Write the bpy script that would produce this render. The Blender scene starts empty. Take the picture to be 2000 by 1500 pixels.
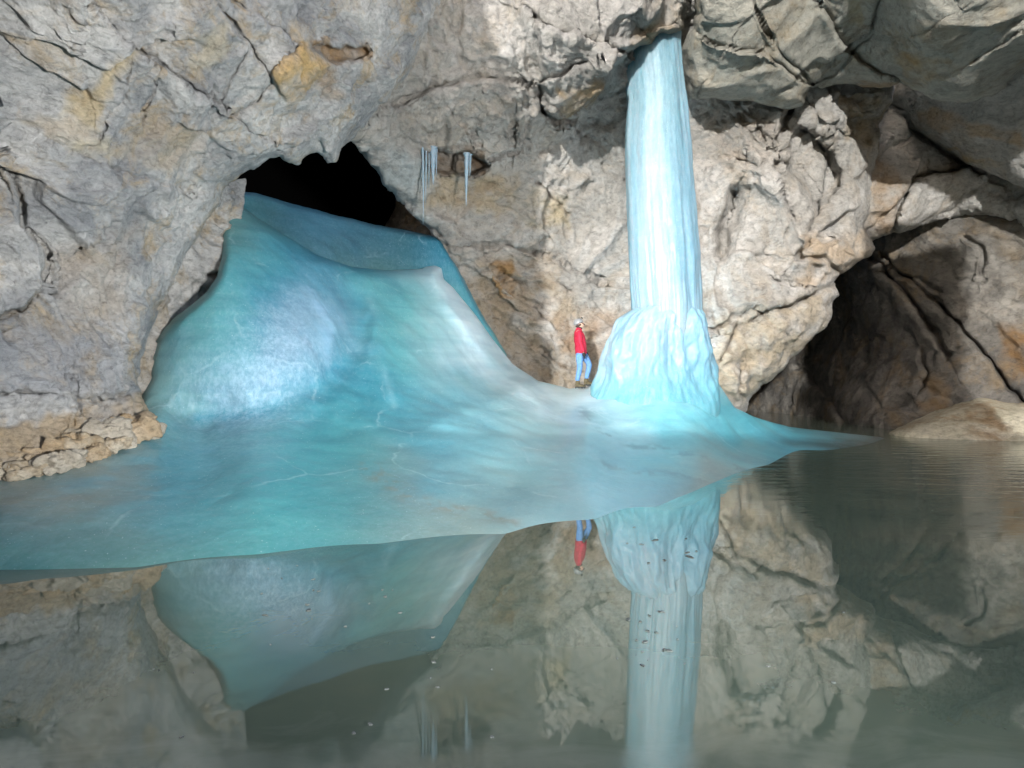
import bpy, bmesh, math, random
import numpy as np
from mathutils import Vector

# ------------------------------------------------------------------ camera, world, light
SC = bpy.context.scene
F = 1200.0            # focal length in pixels of a 2000 px wide frame
H = 1.6               # camera height above the pool
cam_d = bpy.data.cameras.new("camera")
cam_d.sensor_width = 36.0
cam_d.lens = 36.0 * F / 2000.0
cam_d.clip_end = 500
cam = bpy.data.objects.new("camera", cam_d)
cam.location = (0, 0, H)
cam.rotation_euler = (math.radians(90), 0, 0)
SC.collection.objects.link(cam)
SC.camera = cam

SUN_AZ, SUN_EL = math.radians(18), math.radians(5.5)   # light comes from behind the camera, a little left
world = bpy.data.worlds.new("World")
SC.world = world
world.use_nodes = True
wn = world.node_tree
bg = wn.nodes["Background"]
sky = wn.nodes.new("ShaderNodeTexSky")
sky.sky_type = 'NISHITA'
sky.sun_disc = False
sky.sun_elevation = math.radians(28)
sky.sun_rotation = math.pi + SUN_AZ
sky.air_density = 0.6
sky.dust_density = 3.0
wn.links.new(sky.outputs[0], bg.inputs[0])
bg.inputs[1].default_value = 0.15

sd = bpy.data.lights.new("sun", 'SUN')
sd.energy = 3.5
sd.angle = math.radians(1.0)
sd.color = (1.0, 0.98, 0.95)
sun = bpy.data.objects.new("sun", sd)
dirv = Vector((math.sin(SUN_AZ) * math.cos(SUN_EL), math.cos(SUN_AZ) * math.cos(SUN_EL), -math.sin(SUN_EL)))
sun.rotation_euler = dirv.to_track_quat('-Z', 'Y').to_euler()
SC.collection.objects.link(sun)


def lamp(name, kind, loc, target, energy, color, size, angle=60, blend=0.3):
    d = bpy.data.lights.new(name, kind)
    d.energy = energy
    d.color = color
    d.shadow_soft_size = size
    if kind == 'SPOT':
        d.spot_size = math.radians(angle)
        d.spot_blend = blend
    o = bpy.data.objects.new(name, d)
    o.location = loc
    if target is not None:
        o.rotation_euler = (Vector(target) - Vector(loc)).to_track_quat('-Z', 'Y').to_euler()
    SC.collection.objects.link(o)
    return o


# hand-held torches of the party lighting the cave
lamp("torch_left", 'SPOT', (4.5, -1.0, 1.3), (-4.2, 10.4, 4.7), 7300, (1.0, 0.98, 0.95), 0.5, 62, 0.7)
lamp("torch_behind_column", 'POINT', (4.3, 16.2, 2.4), None, 160, (0.85, 0.95, 1.0), 0.15)

SC.view_settings.view_transform = 'Standard'
SC.view_settings.look = 'None'
SC.view_settings.gamma = 1.0
SC.view_settings.use_curve_mapping = False
SC.view_settings.exposure = 0.74
SC.cycles.use_denoising = True
SC.cycles.max_bounces = 5
SC.cycles.diffuse_bounces = 2
SC.cycles.glossy_bounces = 3
SC.cycles.transmission_bounces = 4
SC.cycles.sample_clamp_indirect = 6.0
SC.cycles.use_adaptive_sampling = True
SC.cycles.adaptive_threshold = 0.04

# ------------------------------------------------------------------ noise in numpy
RNG = np.random.RandomState(7)
PERM = RNG.permutation(256).astype(np.int32)
PERM2 = np.concatenate([PERM, PERM, PERM])
_g = RNG.normal(size=(256, 3)).astype(np.float32)
GRAD = _g / np.linalg.norm(_g, axis=1, keepdims=True)
RND = RNG.rand(256, 7).astype(np.float32)


def _hash(ix, iy, iz):
    return PERM2[PERM2[PERM2[ix & 255] + (iy & 255)] + (iz & 255)]


def perlin(p):
    p = np.asarray(p, np.float32)
    i = np.floor(p).astype(np.int32)
    f = p - i
    u = f * f * f * (f * (f * 6 - 15) + 10)
    out = np.zeros(len(p), np.float32)
    for dx in (0, 1):
        wx = u[:, 0] if dx else 1 - u[:, 0]
        for dy in (0, 1):
            wy = u[:, 1] if dy else 1 - u[:, 1]
            for dz in (0, 1):
                wz = u[:, 2] if dz else 1 - u[:, 2]
                g = GRAD[_hash(i[:, 0] + dx, i[:, 1] + dy, i[:, 2] + dz)]
                d = g[:, 0] * (f[:, 0] - dx) + g[:, 1] * (f[:, 1] - dy) + g[:, 2] * (f[:, 2] - dz)
                out += wx * wy * wz * d
    return out * 1.5


def fbm(p, octv=4, gain=0.5, lac=2.03):
    a, s = 1.0, np.zeros(len(p), np.float32)
    q = np.array(p, np.float32)
    for k in range(octv):
        s += a * perlin(q)
        q = q * lac + 17.3
        a *= gain
    return s


def ridged(p, octv=4, gain=0.5, lac=2.1):
    a, s = 1.0, np.zeros(len(p), np.float32)
    q = np.array(p, np.float32)
    for k in range(octv):
        s += a * (1 - np.abs(perlin(q)) * 2)
        q = q * lac + 9.1
        a *= gain
    return s


def facets(q, off=0.5, tilt=0.6, width=0.1):
    """broken-block relief: every Voronoi cell is a plane with its own height and tilt, edges bevelled over `width`.
    returns height (in cell units) and F2-F1"""
    q = np.asarray(q, np.float32)
    i = np.floor(q).astype(np.int32)
    f = q - i
    n = len(q)
    d1 = np.full(n, 9.0, np.float32)
    d2 = np.full(n, 9.0, np.float32)
    h1 = np.zeros(n, np.float32)
    h2 = np.zeros(n, np.float32)
    R = RND.copy()
    R[:, 3] = (R[:, 3] - 0.5) * off
    R[:, 4:7] = (R[:, 4:7] - 0.5) * tilt
    for dx in (-1, 0, 1):
        for dy in (-1, 0, 1):
            for dz in (-1, 0, 1):
                r = R[_hash(i[:, 0] + dx, i[:, 1] + dy, i[:, 2] + dz)]
                v = f - r[:, :3] - np.array([dx, dy, dz], np.float32)
                d = np.einsum('ij,ij->i', v, v)
                k2 = np.nonzero(d < d2)[0]
                hv = r[k2, 3] + np.einsum('ij,ij->i', r[k2, 4:7], v[k2])
                dk = d[k2]
                nr = dk < d1[k2]
                ka, kb = k2[nr], k2[~nr]
                d2[ka] = d1[ka]; h2[ka] = h1[ka]
                d1[ka] = dk[nr]; h1[ka] = hv[nr]
                d2[kb] = dk[~nr]; h2[kb] = hv[~nr]
    f21 = np.sqrt(d2) - np.sqrt(d1)
    w = smooth(f21 / width)
    return h1 * (0.5 + 0.5 * w) + h2 * (0.5 - 0.5 * w), f21


def unproj(px, py, D):
    px = np.asarray(px, float); py = np.asarray(py, float); D = np.asarray(D, float)
    return np.stack([(px - 1000) * D / F, D, H - (py - 750) * D / F], -1)


def at(px, py, D):
    return Vector(((px - 1000) * D / F, D, H - (py - 750) * D / F))


class TPS:
    def __init__(self, pts, vals, smooth=0.0):
        P = np.asarray(pts, float) / 500.0
        n = len(P)
        r = np.linalg.norm(P[:, None] - P[None], axis=2)
        K = np.where(r > 0, r * r * np.log(r + 1e-12), 0) + smooth * np.eye(n)
        A = np.zeros((n + 3, n + 3))
        A[:n, :n] = K
        A[:n, n] = 1; A[:n, n + 1:] = P
        A[n, :n] = 1; A[n + 1:, :n] = P.T
        b = np.zeros((n + 3,) + np.asarray(vals).shape[1:])
        b[:n] = vals
        self.w = np.linalg.solve(A, b)
        self.P = P

    def __call__(self, q):
        q = np.asarray(q, float) / 500.0
        out = self.w[len(self.P)] + q @ self.w[len(self.P) + 1:]
        for k, p in enumerate(self.P):
            r2 = ((q - p) ** 2).sum(1)
            b_ = 0.5 * r2 * np.log(r2 + 1e-12)
            out = out + (self.w[k] * b_ if np.ndim(self.w[k]) == 0 else b_[:, None] * self.w[k])
        return out


def seg_dist(q, pts, closed=False):
    """unsigned distance to a polyline and side sign of nearest segment"""
    q = np.asarray(q, float)
    P = np.asarray(pts, float)
    if closed:
        P = np.vstack([P, P[:1]])
    best = np.full(len(q), 1e9)
    side = np.zeros(len(q))
    near = np.zeros((len(q), 2))
    for a, b in zip(P[:-1], P[1:]):
        ab = b - a
        t = np.clip(((q - a) @ ab) / max(ab @ ab, 1e-9), 0, 1)
        c = a + t[:, None] * ab
        d = np.hypot(q[:, 0] - c[:, 0], q[:, 1] - c[:, 1])
        m = d < best
        best = np.where(m, d, best)
        cr = ab[0] * (q[:, 1] - a[1]) - ab[1] * (q[:, 0] - a[0])
        side = np.where(m, np.sign(cr), side)
        near[m] = c[m]
    return best, side, near


def inside(q, poly):
    P = np.asarray(poly, float)
    x, y = q[:, 0], q[:, 1]
    r = np.zeros(len(q), bool)
    for (x1, y1), (x2, y2) in zip(P, np.roll(P, -1, axis=0)):
        c = ((y1 > y) != (y2 > y))
        if y1 == y2:
            continue
        xi = (x2 - x1) * (y - y1) / (y2 - y1) + x1
        r ^= c & (x < xi)
    return r


def sdf(q, poly):
    d, _, near = seg_dist(q, poly, True)
    return np.where(inside(q, poly), d, -d), near


def smooth(t):
    t = np.clip(t, 0, 1)
    return t * t * (3 - 2 * t)


# ------------------------------------------------------------------ materials
class NT:
    def __init__(self, name):
        self.m = bpy.data.materials.new(name)
        self.m.use_nodes = True
        self.t = self.m.node_tree
        self.b = self.t.nodes["Principled BSDF"]
        self.out = self.t.nodes["Material Output"]

    def n(self, typ, **kw):
        nd = self.t.nodes.new("ShaderNode" + typ)
        for k, v in kw.items():
            setattr(nd, k, v)
        return nd

    def l(self, a, b):
        self.t.links.new(a, b)

    def noise(self, vec, scale, detail=6, rough=0.6, dist=0.0):
        n = self.n("TexNoise")
        n.inputs["Scale"].default_value = scale
        n.inputs["Detail"].default_value = detail
        n.inputs["Roughness"].default_value = rough
        n.inputs["Distortion"].default_value = dist
        if vec is not None:
            self.l(vec, n.inputs["Vector"])
        return n

    def ramp(self, fac, stops, interp='LINEAR'):
        r = self.n("ValToRGB")
        r.color_ramp.interpolation = interp
        e = r.color_ramp.elements
        while len(e) < len(stops):
            e.new(0.5)
        for k, (p, c) in enumerate(stops):
            e[k].position = p
            e[k].color = (c[0], c[1], c[2], 1) if not isinstance(c, (int, float)) else (c, c, c, 1)
        self.l(fac, r.inputs[0])
        return r

    def mix(self, fac, a, b, mode='MIX'):
        m = self.n("Mix", data_type='RGBA', blend_type=mode)
        for sock, v in ((m.inputs[0], fac), (m.inputs[6], a), (m.inputs[7], b)):
            if isinstance(v, (int, float)):
                sock.default_value = v
            elif isinstance(v, tuple):
                sock.default_value = (v[0], v[1], v[2], 1)
            else:
                self.l(v, sock)
        return m.outputs[2]

    def math(self, op, a, b=None):
        m = self.n("Math", operation=op)
        for s, v in ((m.inputs[0], a), (m.inputs[1], b)):
            if v is None:
                continue
            if isinstance(v, (int, float)):
                s.default_value = v
            else:
                self.l(v, s)
        return m.outputs[0]

    def mapping(self, vec, scale=(1, 1, 1), rot=(0, 0, 0), loc=(0, 0, 0)):
        m = self.n("Mapping")
        m.inputs["Scale"].default_value = scale
        m.inputs["Rotation"].default_value = rot
        m.inputs["Location"].default_value = loc
        self.l(vec, m.inputs["Vector"])
        return m.outputs[0]

    def bump(self, height, strength, dist, normal=None):
        b = self.n("Bump")
        b.inputs["Strength"].default_value = strength
        b.inputs["Distance"].default_value = dist
        self.l(height, b.inputs["Height"])
        if normal is not None:
            self.l(normal, b.inputs["Normal"])
        return b.outputs[0]


def rock_material(name, light, mid, dark, ochre, grain=1.0, ochre_amt=0.5, bump=1.0):
    t = NT(name)
    co = t.n("TexCoord").outputs["Object"]
    nz = t.noise(co, 0.6 * grain, 6, 0.66, 0.5)
    col = t.ramp(nz.outputs[0], [(0.36, dark), (0.5, mid), (0.62, light)]).outputs[0]
    o1 = t.noise(t.mapping(co, loc=(3.1, 7.7, 1.2)), 1.0 * grain, 6, 0.7, 0.6).outputs[0]
    om = t.ramp(o1, [(0.5, 0.0), (0.66, ochre_amt)]).outputs[0]
    col = t.mix(om, col, ochre)
    at_ = t.n("Attribute", attribute_name="stain")
    col = t.mix(at_.outputs["Alpha"], col, at_.outputs["Color"])
    fine = t.noise(t.mapping(co, scale=(1, 1, 1.5), rot=(0.4, 0.6, 0.2)), 6 * grain, 8, 0.78, 0.3).outputs[0]
    col = t.mix(0.75, col, t.ramp(fine, [(0.33, 0.45), (0.5, 1.0), (0.68, 1.3)]).outputs[0], 'MULTIPLY')
    t.l(col, t.b.inputs["Base Color"])
    t.b.inputs["Roughness"].default_value = 0.85
    t.b.inputs["Specular IOR Level"].default_value = 0.25
    v = t.n("TexVoronoi", feature='F1')
    v.inputs["Scale"].default_value = 3.4 * grain
    wv = t.n("VectorMath", operation='MULTIPLY_ADD')
    t.l(nz.outputs["Color"], wv.inputs[0]); wv.inputs[1].default_value = (0.9, 0.9, 0.9)
    t.l(t.mapping(co, scale=(1, 1, 0.55), rot=(0.3, 0.7, 0.3)), wv.inputs[2])
    t.l(wv.outputs[0], v.inputs["Vector"])
    hh = t.math('ADD', fine, t.math('MULTIPLY', v.outputs["Distance"], -0.2))
    nb = t.bump(hh, 1.0, 0.17 * bump / grain)
    t.l(nb, t.b.inputs["Normal"])
    return t.m


ROCK_L = rock_material("limestone_left", (0.64, 0.64, 0.62), (0.47, 0.48, 0.48), (0.31, 0.325, 0.34), (0.52, 0.40, 0.24), 1.5, 0.75, 1.2)
ROCK_B = rock_material("limestone_back", (0.66, 0.645, 0.615), (0.54, 0.525, 0.49), (0.41, 0.40, 0.375), (0.50, 0.40, 0.28), 0.9, 0.4, 1.3)
ROCK_C = rock_material("limestone_ceiling", (0.52, 0.51, 0.45), (0.42, 0.415, 0.365), (0.31, 0.31, 0.275), (0.33, 0.25, 0.14), 0.8, 0.55)
ROCK_D = rock_material("limestone_shaded", (0.24, 0.225, 0.20), (0.15, 0.142, 0.128), (0.09, 0.086, 0.08), (0.24, 0.17, 0.09), 0.7, 0.6)  # darker limestone copy; chamber and passage shade partly put into its colour


def ice_material(name, sss=0.35, rough=0.28, bumpk=1.0, streak=(1, 1, 1), coat=0.3, layers=0.5, fissure=0.22):
    t = NT(name)
    co = t.n("TexCoord").outputs["Object"]
    at_ = t.n("Attribute", attribute_name="stain")
    big = t.noise(t.mapping(co, scale=streak), 0.7, 6, 0.6, 0.6).outputs[0]
    col = t.mix(0.6, at_.outputs["Color"], t.ramp(big, [(0.3, (0.72, 0.82, 0.88)), (0.5, (1, 1, 1)), (0.72, (1.15, 1.12, 1.12))]).outputs[0], 'MULTIPLY')
    fr = t.noise(t.mapping(co, scale=streak), 15, 7, 0.8, 0.2).outputs[0]
    frost = t.math('MULTIPLY', t.ramp(fr, [(0.42, 0.0), (0.66, 0.75)]).outputs[0], at_.outputs["Alpha"])
    col = t.mix(frost, col, (0.42, 0.60, 0.74))
    t.l(col, t.b.inputs["Base Color"])
    lay = t.noise(t.mapping(co, scale=(0.35, 0.35, 3.2), rot=(0.12, 0.2, 0)), 1.7, 5, 0.62, 0.5).outputs[0]
    col = t.mix(layers, col, t.ramp(lay, [(0.35, (0.72, 0.80, 0.84)), (0.52, (1, 1, 1)), (0.66, (1.2, 1.12, 1.08))]).outputs[0], 'MULTIPLY')
    v = t.n("TexVoronoi", feature='DISTANCE_TO_EDGE')
    v.inputs["Scale"].default_value = 0.55
    wv = t.n("VectorMath", operation='MULTIPLY_ADD')
    wz = t.noise(co, 0.8, 4, 0.6)
    t.l(wz.outputs["Color"], wv.inputs[0]); wv.inputs[1].default_value = (0.7, 0.7, 0.7)
    t.l(co, wv.inputs[2]); t.l(wv.outputs[0], v.inputs["Vector"])
    fx_ = t.math('MULTIPLY', t.ramp(v.outputs["Distance"], [(0.0, fissure), (0.016, 0.0)]).outputs[0], t.ramp(wz.outputs[0], [(0.5, 0.0), (0.6, 1.0)]).outputs[0])
    col = t.mix(fx_, col, (0.60, 0.78, 0.84))
    sp = t.noise(co, 48, 2, 0.5).outputs[0]
    col = t.mix(t.ramp(sp, [(0.70, 0.0), (0.76, 0.55)]).outputs[0], col, (0.75, 0.88, 0.92))
    t.l(col, t.b.inputs["Base Color"])
    t.l(t.math('ADD', t.math('MULTIPLY', at_.outputs["Alpha"], 0.35), rough), t.b.inputs["Roughness"])
    t.b.inputs["IOR"].default_value = 1.31
    # flat ice carries a film of meltwater
    geo = t.n("NewGeometry")
    sn = t.n("SeparateXYZ"); t.l(geo.outputs["Normal"], sn.inputs[0])
    wet = t.n("MapRange"); wet.inputs[1].default_value = 0.80; wet.inputs[2].default_value = 0.985
    wet.inputs[3].default_value = coat; wet.inputs[4].default_value = max(coat, 0.55)
    t.l(sn.outputs[2], wet.inputs[0])
    t.l(wet.outputs[0], t.b.inputs["Coat Weight"])
    t.b.inputs["Coat IOR"].default_value = 1.5
    t.b.inputs["Coat Roughness"].default_value = 0.26
    t.b.inputs["Subsurface Weight"].default_value = sss
    t.b.inputs["Subsurface Radius"].default_value = (0.25, 0.7, 0.9)
    t.b.inputs["Subsurface Scale"].default_value = 0.35
    n1 = t.noise(t.mapping(co, scale=streak), 3.0, 6, 0.55, 0.4).outputs[0]
    nb = t.bump(n1, 0.35 * bumpk, 0.06)
    n2 = t.noise(t.mapping(co, scale=streak), 30, 5, 0.6).outputs[0]
    nb = t.bump(n2, 0.25 * bumpk, 0.008, nb)
    t.l(nb, t.b.inputs["Normal"])
    return t.m


ICE_M = ice_material("mound_ice", 0.3, 0.4, 0.9, (1, 1, 0.55), 0.06)
ICE_C = ice_material("column_ice", 0.55, 0.35, 0.45, (1.2, 1.2, 0.3), 0.12, 0.15, 0.0)


def plain(name, col, rough=0.6, spec=0.4, noise_amt=0.25, scale=40, bump=0.2, dist=0.004):
    t = NT(name)
    co = t.n("TexCoord").outputs["Object"]
    nz = t.noise(co, scale, 5, 0.6).outputs[0]
    lo = tuple(c * (1 - noise_amt) for c in col)
    hi = tuple(min(1, c * (1 + noise_amt)) for c in col)
    t.l(t.ramp(nz, [(0.3, lo), (0.7, hi)]).outputs[0], t.b.inputs["Base Color"])
    t.b.inputs["Roughness"].default_value = rough
    t.b.inputs["Specular IOR Level"].default_value = spec
    t.l(t.bump(nz, bump, dist), t.b.inputs["Normal"])
    return t.m


# ------------------------------------------------------------------ mesh helpers
COL = SC.collection


def props(o, label=None, cat=None, group=None, kind=None):
    if label: o["label"] = label
    if cat: o["category"] = cat
    if group: o["group"] = group
    if kind: o["kind"] = kind
    return o


def mesh_object(name, verts, faces, mat, parent=None, shade=True, stain=None, origin=None):
    me = bpy.data.meshes.new(name)
    v = np.asarray(verts, np.float32)
    if origin is not None:
        v = v - np.asarray(origin, np.float32)
    f = faces
    if isinstance(f, np.ndarray):
        nf, k = f.shape
        me.vertices.add(len(v)); me.vertices.foreach_set("co", v.ravel())
        me.loops.add(nf * k); me.loops.foreach_set("vertex_index", f.astype(np.int32).ravel())
        me.polygons.add(nf)
        me.polygons.foreach_set("loop_start", np.arange(0, nf * k, k, dtype=np.int32))
        me.update(calc_edges=True)
    else:
        me.from_pydata([tuple(x) for x in v], [], f)
        me.update()
    if shade:
        me.polygons.foreach_set("use_smooth", np.ones(len(me.polygons), bool))
    if stain is not None:
        a = me.color_attributes.new("stain", 'FLOAT_COLOR', 'POINT')
        a.data.foreach_set("color", np.asarray(stain, np.float32).ravel())
    me.materials.append(mat)
    me.validate()
    o = bpy.data.objects.new(name, me)
    COL.objects.link(o)
    if origin is not None:
        o.location = origin
    if parent is not None:
        o.parent = parent
    return o


def empty(name, loc):
    o = bpy.data.objects.new(name, None)
    o.location = loc
    o.empty_display_size = 0.2
    COL.objects.link(o)
    return o


def relief(name, mat, outline, ctrl, step=3.0, seed=0.0, roll=(60, 0.8), jag=10, disp=None, cracks=(), pushes=(),
           stains_light=(), skirt=2.5, parent=None, base_stain=(0, 0, 0, 0), tint_light_fn=None, flip_check=True, cast=True):
    """A rock or ice body: its outward surface is laid over an outline at true distances, then broken up by 3-D relief;
    the rim turns back and runs into a deep side wall."""
    P = np.asarray(outline, float)
    x0, y0 = P.min(0) - 2 * step
    x1, y1 = P.max(0) + 2 * step
    nx, ny = int((x1 - x0) / step) + 1, int((y1 - y0) / step) + 1
    gx, gy = np.meshgrid(x0 + np.arange(nx) * step, y0 + np.arange(ny) * step)
    q = np.stack([gx.ravel(), gy.ravel()], 1)
    # ragged rim
    if jag:
        qq = np.stack([q[:, 0] / 55, q[:, 1] / 55, np.full(len(q), seed)], 1)
        qw = np.stack([q[:, 0] / 14, q[:, 1] / 14, np.full(len(q), seed + 5)], 1)
        jx = jag * fbm(qq, 3) + 0.3 * jag * fbm(qw, 2)
        jy = jag * fbm(qq + 31.7, 3) + 0.3 * jag * fbm(qw + 11.7, 2)
        qj = q + np.stack([jx, jy], 1)
    else:
        qj = q
    e, near = sdf(qj, P)
    ins = (e > 0).reshape(ny, nx)
    quad = ins[:-1, :-1] | ins[1:, :-1] | ins[:-1, 1:] | ins[1:, 1:]
    idx = np.arange(nx * ny).reshape(ny, nx)
    a, b, c, d = idx[:-1, :-1][quad], idx[:-1, 1:][quad], idx[1:, 1:][quad], idx[1:, :-1][quad]
    faces = np.stack([a, d, c, b], 1)
    used = np.unique(faces)
    remap = np.full(nx * ny, -1)
    remap[used] = np.arange(len(used))
    faces = remap[faces]
    q, qj, e, near = q[used], qj[used], e[used], near[used]
    out = e < 0
    q = q.copy()
    q[out] += np.clip((near - qj)[out], -step * 1.5, step * 1.5)
    e = np.maximum(e, 0)
    # distance
    C = np.asarray(ctrl, float)
    inv = TPS(C[:, :2], 1.0 / C[:, 2], 0.0005)(q)
    inv = np.clip(inv, 0.6 / C[:, 2].max(), 1.5 / C[:, 2].min())
    D = 1.0 / inv
    if roll:
        t = np.clip(e / roll[0], 0, 1)
        D = D + roll[1] * (1 - np.sqrt(1 - (1 - t) ** 2 + 1e-6))
    pw = np.stack([q[:, 0] / 38, q[:, 1] / 38, np.full(len(q), seed + 2)], 1)
    wob = np.stack([fbm(pw, 2), fbm(pw + 21.3, 2)], 1) if (len(cracks) or len(pushes) or len(stains_light)) else None
    for pts, width, depth, ledge, reach in cracks:
        dd, sd_, _ = seg_dist(q + wob * 7, pts)
        D = D + depth * np.exp(-(dd / width) ** 2)
        if ledge:
            D = D - ledge * np.exp(-(dd / reach)) * smooth(0.5 + 0.5 * sd_ * dd / (1.6 * step))
    for poly, dep, soft in pushes:
        s_, _ = sdf(q + wob * 8, poly)
        D = D + dep * smooth(s_ / soft + 0.5)
    W = unproj(q[:, 0], q[:, 1], D).astype(np.float32)
    # normals of the smooth surface
    tri = faces
    n = np.cross(W[tri[:, 2]] - W[tri[:, 0]], W[tri[:, 3]] - W[tri[:, 1]])
    vn = np.zeros_like(W)
    for k in range(4):
        for ax in range(3):
            vn[:, ax] += np.bincount(tri[:, k], n[:, ax], len(W)).astype(np.float32)
    vn /= np.linalg.norm(vn, axis=1, keepdims=True) + 1e-9
    vd = W - np.array([0, 0, H], np.float32)
    vd /= np.linalg.norm(vd, axis=1, keepdims=True)
    flip = (vn * vd).sum(1) > 0
    if flip.mean() > 0.5:
        vn = -vn
        faces = faces[:, ::-1]
    # keep the relief from sliding far sideways at the rims
    nd = vn * 0.75 - vd * 0.25
    if disp is not None:
        face = -(vn * vd).sum(1)
        W = W + nd * (disp(W, q, e) * (0.25 + 0.75 * smooth((face - 0.1) / 0.45)))[:, None]
    # colour patches on the stone, a few painting in light
    st = np.tile(np.asarray(base_stain, np.float32), (len(W), 1))
    for poly, colr, soft, amt in stains_light:
        s_, _ = sdf(q + wob * 16, poly)
        m = smooth(s_ / soft + 0.5) * amt
        m = m * np.clip(0.75 + 0.9 * fbm(W * 1.7 + 3.3, 4), 0.1, 1)
        al = st[:, 3] * (1 - m) + m
        st[:, :3] = (st[:, :3] * (st[:, 3] * (1 - m))[:, None] + np.asarray(colr, np.float32) * m[:, None]) / np.maximum(al, 1e-4)[:, None]
        st[:, 3] = al
    if tint_light_fn is not None:
        st = tint_light_fn(W, q)
    # side wall behind the rim
    if skirt:
        ed = np.concatenate([faces[:, [0, 1]], faces[:, [1, 2]], faces[:, [2, 3]], faces[:, [3, 0]]])
        key = np.sort(ed, 1)
        k1 = key[:, 0].astype(np.int64) * len(W) + key[:, 1]
        u, inv_, cnt = np.unique(k1, return_inverse=True, return_counts=True)
        bed = ed[cnt[inv_] == 1]
        bv = np.unique(bed)
        m2 = np.full(len(W), -1)
        m2[bv] = len(W) + np.arange(len(bv))
        back = W[bv] + vd[bv] * skirt
        back2 = back
        sk = np.stack([bed[:, 1], bed[:, 0], m2[bed[:, 0]], m2[bed[:, 1]]], 1)
        W = np.concatenate([W, back2.astype(np.float32)])
        st = np.concatenate([st, st[bv]])
        faces = np.concatenate([faces, sk])
    return mesh_object(name, W, faces, mat, parent, True, st)


def rot(ax, ay, az):
    cx, sx, cy, sy, cz, sz = math.cos(ax), math.sin(ax), math.cos(ay), math.sin(ay), math.cos(az), math.sin(az)
    Rx = np.array([[1, 0, 0], [0, cx, -sx], [0, sx, cx]])
    Ry = np.array([[cy, 0, sy], [0, 1, 0], [-sy, 0, cy]])
    Rz = np.array([[cz, -sz, 0], [sz, cz, 0], [0, 0, 1]])
    return (Rz @ Ry @ Rx).astype(np.float32)


def steps(w, d, s, seed, riser, warp):
    """parallel joint-bounded slabs: gentle ramps broken by sharp risers, each band of its own height"""
    d = np.asarray(d, np.float32); d = d / np.linalg.norm(d)
    t = (w @ d) / s + seed + warp
    k = np.floor(t)
    f = (t - k).astype(np.float32)
    r = np.clip(riser, 0.03, 0.45)
    amp = RND[k.astype(np.int32) & 255, int(seed * 3) % 6]
    return amp * np.where(f < 1 - r, f / (1 - r), (1 - f) / r)


def fracture(scale, amp, R, stretch=(1, 1, 1), seed=0.0, levels=4, rough=0.62, crack=0.03, mpp=0.03):
    """rock relief: nested broken blocks with open joints, plus ridged wear; mpp = metres per mesh step"""
    S = np.asarray(stretch, np.float32)

    def fn(W, q, e):
        w = (W + seed) @ R.T
        warp = np.stack([fbm(w * 0.6 / scale, 3), fbm(w * 0.6 / scale + 7.7, 3), fbm(w * 0.6 / scale + 3.1, 3)], 1)
        w2 = w + warp * 0.38 * scale
        h = amp * 0.6 * fbm(w * 0.32 / scale, 3)
        s = scale
        a = amp
        gate = smooth(0.5 + 1.6 * fbm(w * 0.4 / scale + 5.5, 3))
        for k in range(levels):
            wd = min(max(2.2 * mpp / s, 0.03), 0.6)
            hh, f21 = facets(w2 / (s * S), 0.45, 1.9, wd)
            wt = 1.0 if k < 2 else (0.35 + 0.65 * gate)
            h = h + a * 0.8 * hh * wt
            if k < 4:
                g1 = smooth(0.35 + 1.8 * perlin(w * 0.5 / s + 3.7 * k))
                wp = warp[:, 0] * 0.8 / (1 + k)
                h = h + a * 0.30 * steps(w, (0.35, 0.25, 1.0), s * 0.8, 3.3 + k, 2.5 * mpp / s, wp) * g1
                h = h + a * 0.26 * steps(w, (1.0, 0.3, -0.25), s * 1.1, 7.9 + k, 2.5 * mpp / s, wp) * (1 - g1)
            h = h - a * crack * 3.0 * np.exp(-(f21 / (wd * 0.6)) ** 2) * gate
            w2 = w2 + 0.25 * s * warp[:, ::-1]
            s *= 0.45
            a *= rough * 0.72
        h = h + amp * 0.06 * (ridged(w * np.array([1, 1, 1.7], np.float32) * 3.2 / scale, 3, 0.6) - 1.0)
        return h
    return fn


# ------------------------------------------------------------------ the cave rock
OCH = (0.50, 0.34, 0.15)
RUST = (0.34, 0.22, 0.12)
BUFF = (0.52, 0.44, 0.31)
TEAL = (0.36, 0.44, 0.42)

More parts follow.
